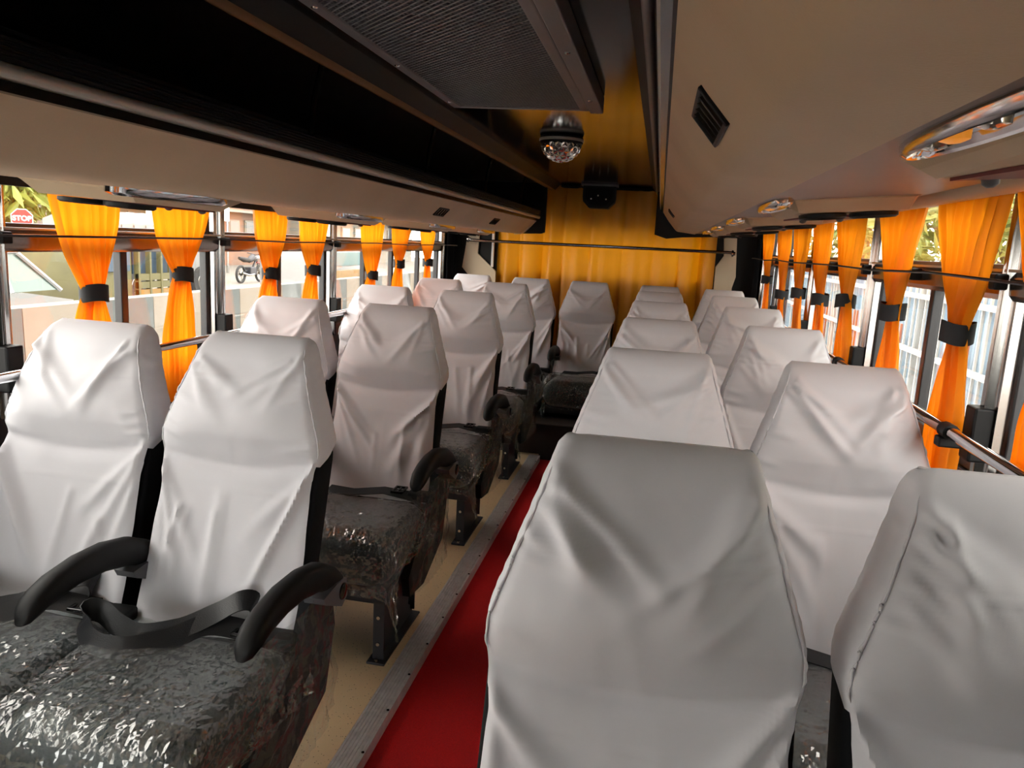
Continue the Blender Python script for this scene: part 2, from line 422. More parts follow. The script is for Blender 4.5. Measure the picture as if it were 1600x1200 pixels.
MB().prism([(-.845, Z+.085), (-.87, Z+.075), (-1.02, Z+.068), (-1.12, Z+.09), (-1.5, Z+.1), (-1.5, Z+.46), (-.845, Z+.46)], 'y', YE+.03, YE+.07).build('end_panel', 'black_plastic', lr)
for y in (1.9, 2.9, 3.9, 4.9):
    MB().tube([(-.90, y, Z+.24), (-.895, y+.01, Z+.33), (-.875, y+.01, Z+.41)], .007, 6).build('strut', 'black_gloss', lr, smooth=50)
# a curved beige end lip
pl2 = smooth_prof([(-.893, Z+.185), (-.955, Z+.115), (-1.0, Z+.070), (-1.06, Z+.064)], 6, .03)
MB().prism(thick(pl2, .004), 'y', YE-.02, YE+.025).build('end_lip', 'beige_panel', lr, smooth=40)

# right rack
rr = tag(empty('luggage_rack', (0, 0, 0)), 'beige overhead luggage rack above the right windows with folded lower edge', 'luggage rack')
pl = smooth_prof([(-.012, Z+.272), (.035, Z+.205), (.095, Z+.137), (.222, Z+.124)], 8, .016)
MB().prism(thick(pl, .012), 'y', YF, YE).build('fascia', 'rack_beige', rr, smooth=40)
MB().prism(thick([(.228, Z+.128), (.60, Z+.162)], .012), 'y', YF, YE).build('underside', 'rack_under_shaded', rr)
MB().prism(smooth_prof([(.600, Z+.168), (.606, Z+.150), (.625, Z+.142), (.738, Z+.160), (.738, Z+.180)], 4, .012), 'y', YF, YE).build('window_valance', 'rack_beige', rr, smooth=50)
MB().box(-.024, -.008, YF, YE, Z+.268, Z+.286).build('black_strip', 'black_gloss', rr)  # black strip above the right fascia
MB().prism([(-.030, Z+.284), (-.016, Z+.284), (-.018, Z+.300), (-.030, Z+.302)], 'y', YF, YE+.02).build('silver_trim', 'silver_trim', rr)
MB().prism([(-.034, Z+.302), (-.015, Z+.302), (-.02, Z+.345), (-.036, Z+.345)], 'y', YF, YE+.02).build('ribbed_lip', 'black_plastic', rr)
MB().box(-.01, .70, YF, YE, Z+.262, Z+.274).build('shelf', 'rack_inside', rr)
MB().box(.70, .735, YF, YE, Z+.17, Z+.60).build('back_panel', 'rack_inside', rr)
MB().box(-.045, .67, YF, YE, Z+.430, Z+.445).build('top_panel', 'rack_inside', rr)
MB().prism(smooth_prof([(-.040, Z+.43), (-.050, Z+.404), (-.066, Z+.402), (-.072, Z+.42), (-.066, Z+.44)], 4, .008), 'y', YF, YE+.3).build('tan_edge', 'ac_frame', rr, smooth=50)
MB().prism([(-.055, Z+.11), (.03, Z+.085), (.14, Z+.10), (.65, Z+.13), (.65, Z+.46), (-.055, Z+.46)], 'y', YE+.02, YE+.06).build('end_panel', 'black_plastic', rr)

# air vents in the fascias
def vent(loc, nrm, wy, wz, label, slats):
    """louvred vent on a fascia; local x out of the fascia, y along the bus, z up the slope"""
    v = tag(empty('air_vent', loc), label, 'air vent', 'louvred vents in the rack fascias')
    n = Vector(nrm).normalized(); y = Vector((0, 1, 0)); u = n.cross(y)
    if u.z < 0: u = -u
    y = u.cross(n)
    v.matrix_world = Matrix(((n.x, y.x, u.x, loc[0]), (n.y, y.y, u.y, loc[1]), (n.z, y.z, u.z, loc[2]), (0, 0, 0, 1)))
    m = MB(); a, b = wy/2, wz/2; t = .007
    m.box(-.004, .006, -a, a, b-t, b, .002); m.box(-.004, .006, -a, a, -b, -b+t, .002)
    m.box(-.004, .006, -a, -a+t, -b, b, .002); m.box(-.004, .006, a-t, a, -b, b, .002)
    m.build('frame', 'black_plastic', v); MB().box(-.004, -.001, -a, a, -b, b).build('backing', 'black_gloss', v)
    s = MB().prism([(-.002, -.006), (.006, .001), (.005, .003), (-.003, -.003)], 'z', -b+.003, b-.003).mesh('slat', 'black_gloss')
    for k in range(slats):
        put('slat', s, v, (0, -a+wy*(k+1)/(slats+1), 0))
    return v
vent((.052, 1.155, Z+.186), (-.76, 0, -.65), .21, .062, 'large black louvred vent in the right rack fascia', 4)
vent((.040, 4.30, Z+.2), (-.76, 0, -.65), .18, .05, 'small dark vent at the far end of the right rack', 3)
vent((-.955, 3.31, Z+.115), (.72, 0, -.69), .15, .046, 'dark rectangular vent in the left rack, nearer one', 3)
vent((-.955, 4.42, Z+.115), (.72, 0, -.69), .15, .046, 'dark rectangular vent near the rear end of the left rack', 3)

# consoles with air nozzles under the racks
def console(x0, x1, y, zc, label, mir):
    """x0 inner edge, x1 window edge; nozzles towards the camera, switches behind"""
    c = tag(empty('air_nozzle_console', ((x0+x1)/2, y, zc)), label, 'air console', 'reading light and air consoles under the racks')
    c.rotation_euler = (0, math.radians(-5.2 if mir > 0 else 3.1), 0)
    w = abs(x1-x0)/2; s = mir
    prof = [(-w, .004), (-w*.93, -.020), (-w*.80, -.032), (w*.85, -.034), (w, .004)]
    m = MB(); n = len(prof)
    ys = [(-.21, .20), (-.16, .9), (.18, 1.0), (.24, .35)]
    for yy, k in ys: m.v += [(s*u, yy, .004+(v-.004)*k) for u, v in prof]
    for i in range(len(ys)-1):
        for j in range(n-1): m.f.append((i*n+j, i*n+j+1, i*n+n+j+1, i*n+n+j))
    m.f += [tuple(range(n)), tuple((len(ys)-1)*n+j for j in range(n))]
    m.build('body', 'rack_beige', c)
    for u in (-.36, .44):
        nz = MB().lathe([(.056, .0), (.056, -.008), (.050, -.012), (.040, -.003), (.010, -.001)], 28, (s*u*w, -.09, -.032)).build('nozzle_ring', 'black_plastic', c, smooth=40)
        MB().lathe([(.030, -.004), (.027, -.010), (.012, -.012)], 20, (s*u*w, -.09, -.030)).build('nozzle_hub', 'grey_plastic', nz, smooth=40)
    q = MB(); xa, xb = (-s*w*.72, s*w*.78)
    q.add([(xa*.6, .0, -.036), (xb, .0, -.038), (xb*.9, .170, -.038), (xa, .170, -.036), (xa*.6, .0, -.030), (xb, .0, -.030), (xb*.9, .170, -.030), (xa, .170, -.030)],
          [(0, 1, 2, 3), (4, 5, 6, 7), (0, 1, 5, 4), (1, 2, 6, 5), (2, 3, 7, 6), (3, 0, 4, 7)]); q.build('maroon_cover', 'maroon', c)
    for u in (-.05, .05):
        MB().lathe([(.010, .016), (.012, -.012), (.010, -.030), (.004, -.034)], 12, (s*u, .205, -.010)).build('switch_knob', 'grey_plastic', c, smooth=50)
    ln = MB(); K = 28
    for r, h in ((1.12, .004), (1.12, -.010), (1, -.016), (.84, -.014), (.74, -.004), (.2, -.003)):
        for k in range(K):
            th = 2*PI*k/K; ln.v.append((s*(-w-.022)+.028*r*math.cos(th), -.10+.20*r*math.sin(th), h))
    for i in range(5):
        for k in range(K): ln.f.append((i*K+k, i*K+(k+1) % K, i*K+K+(k+1) % K, i*K+K+k))
    ln.f.append(tuple(5*K+k for k in range(K)))
    lo = ln.build('lamp_housing', 'chrome', c, smooth=40)
    for k, yy in enumerate((-.21, -.12, -.03, .03)):
        MB().lathe([(.015, -.003), (.014, -.011), (.006, -.014)], 14, (s*(-w-.022), yy, 0)).build('bulb', 'lamp_amber' if k % 2 == 0 else 'lamp_lens', lo, smooth=50)
    return c
for k, y in enumerate((.87, 2.17, 3.2, 4.15, 5.0)):
    console(.290, .590, y, Z+.147, ['air and reading light console closest to the camera under the right rack',
        'air console with two round nozzles above the second right curtain', 'third air console from the front under the right rack',
        'fourth air console from the front under the right rack', 'last air console under the right rack near the rear'][k], 1)
for k, y in enumerate((.75, 1.72, 2.85, 3.95, 4.95)):
    console(-1.12, -1.42, y, Z+.076, ['air console under the left rack at the picture edge', 'air console above the front left curtain under the rack',
        'air console above the third left curtain', 'air console above the fifth left curtain', 'last air console under the left rack near the rear'][k], -1)

# ------------------------------------------------------------------ ceiling air conditioner
ac = tag(empty('air_conditioner', (-.43, 1.3, CZ)), 'ceiling air conditioner with dark perforated grille', 'air conditioner')
ax0, ax1, ay0, ay1, az = -.235, .145, -1.6, 1.18, -.045      # grille opening in local coordinates
m = MB(); m.box(ax0-.03, ax0, ay0, ay1+.03, az, 0, .004); m.box(ax0-.03, ax1+.03, ay1, ay1+.03, az, 0, .004); m.box(ax1, ax1+.028, ay0, ay1+.03, az, 0, .004)
m.build('grille_frame', 'ac_frame', ac)
MB().box(ax0, ax1, ay0, ay1, -.006, 0).build('housing', 'black_gloss', ac)
MB().box(ax1+.031, ax1+.072, ay0, ay1+.034, az-.006, 0, .004).build('side_cover', 'ac_frame', ac)
m = MB(); p = .0185; hw_ = .0022; zz = az+.008
wx, wy = ax1-ax0, ay1-.0-(-.25)
y0 = ay1-wy
for sgn in (1, -1):
    k = 0; t = -wx if sgn > 0 else 0
    while t < wy+(0 if sgn > 0 else wx):
        # line y = y0+t+sgn*(x-ax0), clipped
        xa, xb = 0.0, wx
        if sgn > 0: xa = max(0, -t); xb = min(wx, wy-t)
        else: xa = max(0, t-wy); xb = min(wx, t)
        if xb-xa > .004:
            A = Vector((ax0+xa, y0+t+sgn*xa, zz)); B = Vector((ax0+xb, y0+t+sgn*xb, zz)); d = (B-A).normalized(); q = Vector((-d.y, d.x, 0))*hw_
            h = Vector((0, 0, .003*(1 if sgn > 0 else 1.6)))
            m.add([A-q, A+q, B+q, B-q, A-q-h, A+q-h, B+q-h, B-q-h], [(4, 5, 6, 7), (0, 1, 5, 4), (2, 3, 7, 6), (1, 2, 6, 5), (3, 0, 4, 7)])
        t += p
g = m.build('grille_mesh', 'ac_mesh', ac); g['kind'] = 'stuff'
scm = MB().lathe([(.007, 0), (.006, -.002), (.002, -.003)], 10).mesh('screw', 'chrome', 40)
for yy in (.15, .62, 1.10): put('screw', scm, ac, (ax0-.015, yy, az))
for yy in (.45, 1.0): put('screw', scm, ac, (ax1+.050, yy, az-.006))

# dome light
b = tag(empty('disco_dome_light', (-.462, 3.43, CZ)), 'faceted crystal dome light hanging below the glossy ceiling', 'disco light')
MB().lathe([(.088, 0), (.093, -.004), (.093, -.026), (.088, -.032)], 40).build('collar', 'black_plastic', b, smooth=40)
MB().lathe([(.094, -.010), (.0965, -.012), (.0965, -.020), (.094, -.022)], 40).build('ring', 'silver_trim', b, smooth=40)
bm = bmesh.new(); bmesh.ops.create_icosphere(bm, subdivisions=3, radius=.088)
bmesh.ops.delete(bm, geom=[v for v in bm.verts if v.co.z > .012], context='VERTS')
bmesh.ops.poke(bm, faces=bm.faces[:], offset=.0025)
for v in bm.verts: v.co.z = v.co.z*.88-.03
me = bpy.data.meshes.new('crystal_dome'); bm.to_mesh(me); bm.free(); me.materials.append(M['crystal'])
put('crystal_dome', me, b)

# speaker box at the rear end of the ceiling
s = tag(empty('ceiling_speaker', (-.485, 5.92, CZ)), 'black speaker box with white dots hanging from the rear ceiling', 'speaker')
MB().box(-.135, .135, -.08, .08, -.016, 0, .004).build('mounting_plate', 'ac_frame', s)
MB().prism([(-.12, -.016), (.12, -.016), (.12, -.10), (.115, -.13), (.07, -.175), (-.07, -.175), (-.115, -.13), (-.12, -.10)], 'y', -.065, .07).build('body', 'black_plastic', s)
MB().prism([(-.10, -.03), (.10, -.03), (.10, -.10), (.06, -.155), (-.06, -.155), (-.10, -.10)], 'y', -.071, -.066).build('front_grille', 'black_fabric', s)
for x_, z_ in ((-.055, -.11), (.055, -.11), (-.005, -.085)):
    MB().lathe([(.006, -.0745), (.006, -.0712)], 10, (x_, 0, z_), 'y').build('indicator', 'sign_white', s)

# ------------------------------------------------------------------ curtains
def tied_curtain(Y0, Y1, X, yb, zt, zband, zb, seed, inn, label, group, wb=.075):
    rnd = random.Random(seed)
    nf = 6+rnd.random()*2; ph = rnd.random()*6; NU, NV = 72, 60
    cen = (Y0+Y1)/2; W0 = (Y1-Y0)
    root = tag(empty('window_curtain', (X, yb, zb)), label, 'curtain', group)
    m = MB()
    for j in range(NV+1):
        z = zt+(zb-zt)*j/NV
        if z > zband:
            t = (zt-z)/(zt-zband); e = t**1.7
            e = .12*t+.88*t**(2.3 if inn > 0 else 1.7)
            w = W0*(1-e)+wb*e; c = cen*(1-e)+yb*e
            amp = .011*(1-e)+.020*e; rnd_ = e
        else:
            t = (zband-z)/(zband-zb); e = 1-(1-min(1, t*1.6))**2
            w = wb*(1-e)+.20*e; c = yb+.02*e*math.sin(ph)
            amp = .018*(1-e*.1); rnd_ = 1-e*.75
        for i in range(NU+1):
            u = i/NU; s_ = 2*u-1
            f = math.sin(nf*PI*s_+ph+.5*math.sin(3*z+ph))*.7+math.sin(nf*1.9*PI*s_+2*ph+2*z)*.3
            yy = c+s_*w/2+.004*math.sin(9*z+5*s_+ph)
            rq = math.sqrt(max(0, 1-s_*s_)); xx = inn*(amp*f*(1-rnd_+rnd_*rq*.8)+.016*rnd_*rq+.006*noise.noise((s_*3+seed, z*9, 1)))
            m.v.append((xx, yy-yb, z-zb))
    n = NU+1
    for j in range(NV):
        for i in range(NU): m.f.append((j*n+i, j*n+i+1, j*n+n+i+1, j*n+n+i))
    m.build('cloth', 'curtain', root, smooth=70)
    t = MB(); K = 28
    for dz, r in ((-.024, .98), (-.024, 1.06), (.024, 1.06), (.024, .98)):
        for k in range(K):
            th = 2*PI*k/K; t.v.append((inn*(.010+.034*r*math.cos(th)), (wb/2+.001)*r*math.sin(th), zband-zb+dz+.004*math.sin(th*2+ph)))
    for i in range(4):
        i2 = (i+1) % 4
        for k in range(K): t.f.append((i*K+k, i*K+(k+1) % K, i2*K+(k+1) % K, i2*K+k))
    t.build('tieback_band', 'band', root, smooth=40)
WORDS = ['first', 'second', 'third', 'fourth', 'fifth', 'sixth', 'seventh', 'eighth', 'ninth']
left_c = [(1.71, 1.968, 1.836, 1.136), (2.09, 2.40, 2.23, 1.174), (2.69, 2.951, 2.808, 1.16), (3.071, 3.373, 3.184, 1.163),
          (3.769, 4.106, 3.892, 1.119), (4.21, 4.58, 4.327, 1.172), (4.744, 5.10, 4.90, 1.171)]
for k, (a, b_, yb, zb_) in enumerate(left_c):
    a, b_, yb, zb_ = a*1.053, b_*1.053, yb*1.053, Z+(zb_-Z)*1.053
    tied_curtain(a, b_, -1.58, yb, Z+.11, zb_, .74, 10+k, 1, 'orange tied curtain on the left windows, %s from the camera' % WORDS[k], 'tied curtains on the left windows', .076)
right_c = [(1.20, 1.575, 1.34, 1.2), (1.611, 1.985, 1.735, 1.196), (2.068, 2.48, 2.197, 1.204), (2.646, 3.06, 2.733, 1.199), (3.113, 3.50, 3.144, 1.178),
           (3.56, 4.02, 3.626, 1.177), (4.06, 4.48, 4.089, 1.146), (4.64, 5.15, 4.687, 1.198)]
for k, (a, b_, yb, zb_) in enumerate(right_c):
    a, b_, yb, zb_ = a*1.10, b_*1.10, yb*1.10, Z+(zb_-Z)*1.10
    tied_curtain(a, b_, .69, yb, Z+.175, zb_, .74, 40+k, -1, ('orange tied curtain on the right windows, %s from the camera' % WORDS[k-1]) if k else 'orange curtain cut by the right edge of the picture', 'tied curtains on the right windows', .066)
tag(MB().tube([(-1.505, YF+.2, 1.283)]+[(-1.505, .5+k*.5, 1.284+.003*math.sin(k*2.1)) for k in range(11)]+[(-1.52, 5.74, 1.284)], .0035, 6).build('curtain_string', 'frame_black', smooth=50),
    'thin black cord stretched across the left curtains', 'cord')
tag(MB().tube([(.63, YF+.2, 1.310)]+[(.63, .5+k*.5, 1.310+.004*math.sin(k*2.6)) for k in range(11)]+[(.64, 5.74, 1.312)], .0035, 6).build('curtain_string', 'frame_black', smooth=50),
    'thin black cord stretched across the right curtains', 'cord')
for side, X, inn, posts in (('left', XL, 1, PL[1:-1]), ('right', XR, -1, PR[:-1])):
    bar = tag(empty('grab_bar', (X, 2.5, .941 if side == 'left' else .974)), 'polished steel grab bar along the %s windows' % side, 'grab bar')
    o_ = inn*(.115 if side == 'left' else .087)
    MB().tube([(o_, YF-2.4, 0), (o_, 2.9, 0)], .0135, 14).build('bar', 'chrome', bar, smooth=50)
    for y in posts:
        MB().box(min(0, o_*1.25), max(0, o_*1.25), y-2.5-.016, y-2.5+.016, -.035, -.012, .004).build('clamp', 'black_plastic', bar)
        MB().box(min(inn*.008, inn*.05), max(inn*.008, inn*.05), y-2.5-.028, y-2.5+.028, -.06, .06, .005).build('bracket', 'black_plastic', bar)
        MB().tube([(o_, y-2.5-.02, 0), (o_, y-2.5+.02, 0)], .018, 12).build('collar', 'black_plastic', bar, smooth=50)

# rear curtain, side panels and rod
m = MB(); NU, NV = 190, 40
x0c, x1c, zt, zb = -1.285, .415, CZ-.004, .42
fr = random.Random(5); phs = [fr.random()*6 for _ in range(6)]
for j in range(NV+1):
    z = zt+(zb-zt)*j/NV
    for i in range(NU+1):
        u = i/NU; x_ = x0c+(x1c-x0c)*u
        d = (zt-z)
        f = 1-2*abs(math.sin(u*26+phs[0]+.7*math.sin(u*9+phs[1])+.25*d))**.7+.35*math.sin(u*43+phs[2]+.8*d)+math.sin(u*97+phs[3])*.18
        g_ = noise.noise((u*14, d*.7, 3))
        m.v.append((x_+.006*math.sin(d*3+u*30), .030*f*(.8+.6*g_)+.016*g_, z))
n = NU+1
for j in range(NV):
    for i in range(NU): m.f.append((j*n+i, j*n+i+1, j*n+n+i+1, j*n+n+i))
rc = m.build('rear_curtain', 'rear_curtain', smooth=70, loc=(0, 6.09, 0))
tag(rc, 'wide pleated golden orange curtain across the rear wall', 'curtain')
bl = [(-1.508, 1.41), (-1.419, 1.41), (-1.427, 1.229), (-1.274, 1.097), (-1.265, .70), (-1.482, .70), (-1.482, 1.044), (-1.549, 1.116)]
struct(MB().prism(bl, 'y', 6.03, 6.06).build('trim_40', 'beige_panel'), 'beige angled panel left of the rear curtain')
br = [(.456, 1.45), (.549, 1.45), (.568, 1.164), (.548, 1.082), (.548, .7), (.42, .7), (.416, 1.232), (.468, 1.316)]
struct(MB().prism(br, 'y', 6.03, 6.06).build('trim_41', 'beige_panel'), 'beige angled panel right of the rear curtain')
struct(MB().box(-1.315, -1.298, 6.03, 6.06, 1.13, 1.40).build('trim_42', 'sign_white'), 'narrow white strip beside the rear curtain')
struct(MB().box(XL-.02, -1.28, 6.062, 6.13, .2, 1.5).build('trim_43', 'black_plastic'), 'black corner panel at rear left')
struct(MB().box(.41, XR+.02, 6.062, 6.13, .2, 1.5).build('trim_44', 'black_plastic'), 'black corner panel at rear right')
# dark folded blackout curtains in the rear corners
for sgn, X, lab in ((1, XL+.035, 'black gathered curtain in the rear left corner'), (-1, XR-.035, 'black gathered curtain in the rear right corner')):
    m = MB(); NU, NV = 60, 8
    for j in range(NV+1):
        for i in range(NU+1):
            u = i/NU; m.v.append((sgn*(.014*math.sin(u*34)+.008*math.sin(u*61+1)), (u-.5)*.25, .75-.7*j/NV))
    n = NU+1
    for j in range(NV):
        for i in range(NU): m.f.append((j*n+i, j*n+i+1, j*n+n+i+1, j*n+n+i))
    tag(m.build('corner_curtain', 'black_fabric', smooth=70, loc=(X, 5.895, .70)), lab, 'curtain')
rod = tag(empty('curtain_rod', (-.49, 5.96, 1.337)), 'slim steel rod across the rear curtain', 'curtain rod')
MB().tube([(-1.0, 0, -.006), (1.01, 0, .006)], .0115, 12).build('rod', 'steel', rod, smooth=50)
for x_ in (-1.0, 1.01):
    MB().lathe([(.026, -.006), (.026, .006), (.014, .012), (.014, .02)], 16, (x_, 0, 0), 'x').build('end_bracket', 'chrome', rod, smooth=40)
    MB().box(x_-.006, x_+.006, 0, .07, -.012, .012).build('arm', 'chrome', rod)

# ------------------------------------------------------------------ seats (local: x lateral, y=0 at the head, front towards -y)
HWZ = [.36, .42, .60, .74, .79, .83, .86, .95, 1.02, 1.05, 1.068, 1.08]
HWX = [.202, .202, .192, .186, .191, .199, .196, .166, .142, .133, .126, .116]
def hw(z): return np.interp(z, HWZ, HWX)
def yfront(z):
    return np.interp(z, [.36, .42, .62, .80, .86, .95, 1.03, 1.08], [-.215, -.20, -.130, -.070, -.068, -.050, -.018, .004])
def ythick(z): return np.interp(z, [.36, .80, .95, 1.08], [.12, .11, .105, .09])

def fold_field(rs, style):
    F = []
    def seg(x0, z0, x1, z1, w, a): F.append((x0, z0, x1, z1, w, a))
    for sgn in (-1, 1):
        for k in range(rs.randint(3, 5)):                  # from the shoulder pinch towards the lap
            zs = .80+rs.uniform(-.03, .02)
            seg(sgn*.195, zs, sgn*rs.uniform(.0, .15), rs.uniform(.46, .66), rs.uniform(.008, .018), rs.uniform(.004, .010))
        for k in range(rs.randint(3, 6)):                  # from the top corner down
            seg(sgn*rs.uniform(.10, .14), rs.uniform(1.0, 1.05), sgn*rs.uniform(-.05, .08), rs.uniform(.86, .97), rs.uniform(.010, .016), rs.uniform(.003, .006)*(1.4 if style else 1))
        for k in range(3):                                 # gathered side seam
            z = rs.uniform(.82, 1.0); seg(sgn*hw(z), z, sgn*(hw(z)-rs.uniform(.05, .1)), z-rs.uniform(.0, .03), .009, rs.uniform(.002, .004))
    for k in range(rs.randint(4, 6)):                      # long drape folds
        x_ = rs.uniform(-.17, .17); seg(x_, rs.uniform(.62, .72), x_+rs.uniform(-.06, .06), .42, rs.uniform(.012, .025), rs.uniform(.003, .008))
    if style:
        sg = rs.choice((-1, 1))
        for k in range(5):
            z = 1.04-.025*k; seg(sg*(.12+.006*k), z, sg*(-.02+.015*k), z-.10, .015, .0055)
    return F
def cover_mesh(seed, style=0):
    rs = random.Random(seed); NF = 58; NS = 7; NB = 10; NC = 4
    F = fold_field(rs, style); off = rs.uniform(0, 50)
    def disp(x_, z):
        d = np.zeros_like(x_)
        for x0, z0, x1, z1, w, a in F:
            dx, dz = x1-x0, z1-z0; l2 = dx*dx+dz*dz
            t = np.clip(((x_-x0)*dx+(z-z0)*dz)/l2, 0, 1); dd = np.hypot(x_-x0-t*dx, z-z0-t*dz)
            d += 1.3*a*np.exp(-(dd/(w*(.6+.7*t)))**2)*np.clip((1.05-t)*2.2, 0, 1)
        h = hw(z); q = np.clip(np.abs(x_)/h, 0, 1)
        d += .030*np.exp(-((z-.895)/.072)**2)*(1-q**3)                                         # headrest pad
        zc = .802-.022*np.cos(PI*x_/.42)
        d -= .011*np.exp(-((z-zc)/.014)**2)*(1-.5*q)                                            # crease below the pad
        d += .0016*np.exp(-((z-.725-rs_c[0])/.0035)**2)+.0012*np.exp(-((x_-rs_c[1])/.003)**2)*(z < .86)   # ironing folds
        d += .0016*np.exp(-((z-.955-rs_c[2])/.003)**2)
        d += .003*(z < .442)                                                                    # hem
        return d
    rs_c = [rs.uniform(-.02, .02), rs.uniform(-.02, .02), rs.uniform(-.02, .03)]
    # columns: (kind, parameter)
    cols = []
    for k in range(NS): cols.append(('L', 1-k/NS))
    cols += [('F', -1+2*k/NF) for k in range(NF+1)]
    for k in range(NS): cols.append(('R', (k+1)/NS))
    for k in range(1, NB): cols.append(('B', 1-2*k/NB))
    Mc = len(cols); fi = [i for i, c in enumerate(cols) if c[0] == 'F']
    ztop = 1.08; zbag = .80
    vs = []; fs = []
    NZ2 = 62; NZ1 = 66
    def point(c, z, zz):
        k, p_ = c; h = float(hw(z)); yf = float(yfront(z)); th = float(ythick(z))
        s_ = min(1, max(0, (z-1.022)/.058)); rr_ = 1-math.sqrt(max(0, 1-s_**2.6))
        f0 = yf+th*.495*rr_; f1 = yf+th-th*.495*rr_
        pk = .0025*noise.noise((off, z*55, p_*2))
        if k == 'F':
            x_ = h*p_; e = abs(p_); return [x_, f0+.007*max(0, (e-.90)/.10)**2, z]
        if k in 'LR':
            sg = -1 if k == 'L' else 1
            y_ = f0+.007+(f1-f0-.015)*p_
            return [sg*(h+.006*math.sin(PI*p_)+pk+.004*math.exp(-(p_/.10)**2)), y_, z]
        return [h*p_*.99, f1, z]
    idx = {}
    # bag
    for j in range(NZ2+1):
        t = (j/NZ2)
        for i, c in enumerate(cols):
            zb_ = zbag
            if c[0] in 'LR': zb_ = zbag-.012+.05*c[1]
            if c[0] == 'B': zb_ = zbag+.038
            z = zb_+(ztop-zb_)*(1-(1-t)**1.25)
            idx[(i, j)] = len(vs); vs.append(point(c, z, t))
    for j in range(NZ2):
        for i in range(Mc):
            i2 = (i+1) % Mc
            fs.append((idx[(i, j)], idx[(i2, j)], idx[(i2, j+1)], idx[(i, j+1)]))
    top = [idx[(i, NZ2)] for i in range(Mc)]
    fs.append(tuple(top))
    # hanging front panel
    low = {}
    zh = .42
    for j in range(1, NZ1+1):
        for i in fi:
            p_ = cols[i][1]; t = j/NZ1
            z = zbag+(zh+.012*noise.noise((off, p_*1.5, 7))-zbag)*t
            low[(i, j)] = len(vs); vs.append(point(cols[i], z, 0))
    for i in fi: low[(i, 0)] = idx[(i, 0)]
    for j in range(NZ1):
        for a in range(len(fi)-1):
            i, i2 = fi[a], fi[a+1]; fs.append((low[(i, j)], low[(i, j+1)], low[(i2, j+1)], low[(i2, j)]))
    V = np.array(vs)
    fr_ = np.zeros(len(vs), bool)
    for i in fi:
        for j in range(NZ2+1): fr_[idx[(i, j)]] = True
        for j in range(NZ1+1): fr_[low[(i, j)]] = True
    x_, z = V[:, 0], V[:, 2]; edge = np.clip((1-np.abs(x_)/hw(z))/.05, .25, 1); tp = 1-sm(1.04, 1.08, z)
    D = disp(x_, z)*edge*tp
    nz_ = np.array([noise.noise((a*7+off, b*5, off)) for a, b in zip(x_, z)])
    nz2 = np.array([noise.noise((a*26+b*9+off, b*17-a*8, off)) for a, b in zip(x_, z)])
    V[:, 1] -= np.where(fr_, D+(.006*nz_+.0014*nz2)*tp*edge, 0)
    flare = np.where(fr_ & (z < .79), (.79-z)*.035*nz_*(np.abs(x_)/.2)**3, 0)
    V[:, 1] -= flare
    V[:, 0] += np.where(fr_ & (z < .77), .006*np.array([noise.noise((off*3, b*11, 2 if a > 0 else 5)) for a, b in zip(x_, z)])*(np.abs(x_)/.2)**4, 0)
    m = MB(); m.v = [tuple(q) for q in V]; m.f = fs
    # a raised gathered seam on both front edges of the bag
    for sg in (-1, 1):
        pts = []; rds = []
        for k in range(90):
            t = k/89; zz = .80+.268*t
            y_ = float(yfront(zz))+.004; h = float(hw(zz))
            pk = noise.noise((off+sg*9, zz*70, 0)); s_ = max(0, (zz-1.022)/.058); 
            pts.append((sg*(h-.002+.002*pk), y_+.030*s_**2.4, zz)); rds.append((.0022+.0014*pk)*min(1, t*8+.05, (1-t)*8+.05))
        m.tube(pts, .003, 6, rs=rds)
    return m.mesh('seat_cover', 'cover', 65)

def back_mesh():
    m = MB(); zs = list(np.linspace(.34, 1.02, 40)); n = 28
    for z in zs:
        h = float(hw(max(z, .36)))-.008 if z > .82 else .196; yf = float(yfront(max(z, .36)))+.012; th = float(ythick(max(z, .36)))-.012
        e = min(1, (z-.34)/.05); s_ = max(0, (z-.96)/.06); th2 = th*(1-.4*s_**2)*(0.6+.4*e)
        for k in range(n):
            a = 2*PI*k/n; cx, cy = math.cos(a), math.sin(a)
            sx = math.copysign(abs(cx)**.2, cx); sy = math.copysign(abs(cy)**.3, cy)
            m.v.append((h*sx, yf+th/2+th2/2*sy, z))
    for j in range(len(zs)-1):
        for k in range(n): m.f.append((j*n+k, j*n+(k+1) % n, j*n+n+(k+1) % n, j*n+n+k))
    m.f += [tuple(range(n))[::-1], tuple((len(zs)-1)*n+k for k in range(n))]
    return m.mesh('backrest', 'black_fabric', 50)

def cushion_mesh():
    m = MB(); m.box(-.208, .208, -.615, -.165, .262, .436, .072, 6)
    m.v = [(x_, y, z+(.012*(1-(x_/.2)**2) if z > .36 else 0)-(.02*sm(-.45, -.2, y) if z > .36 else 0)) for x_, y, z in m.v]
    return m.mesh('cushion', 'black_leather', 50)

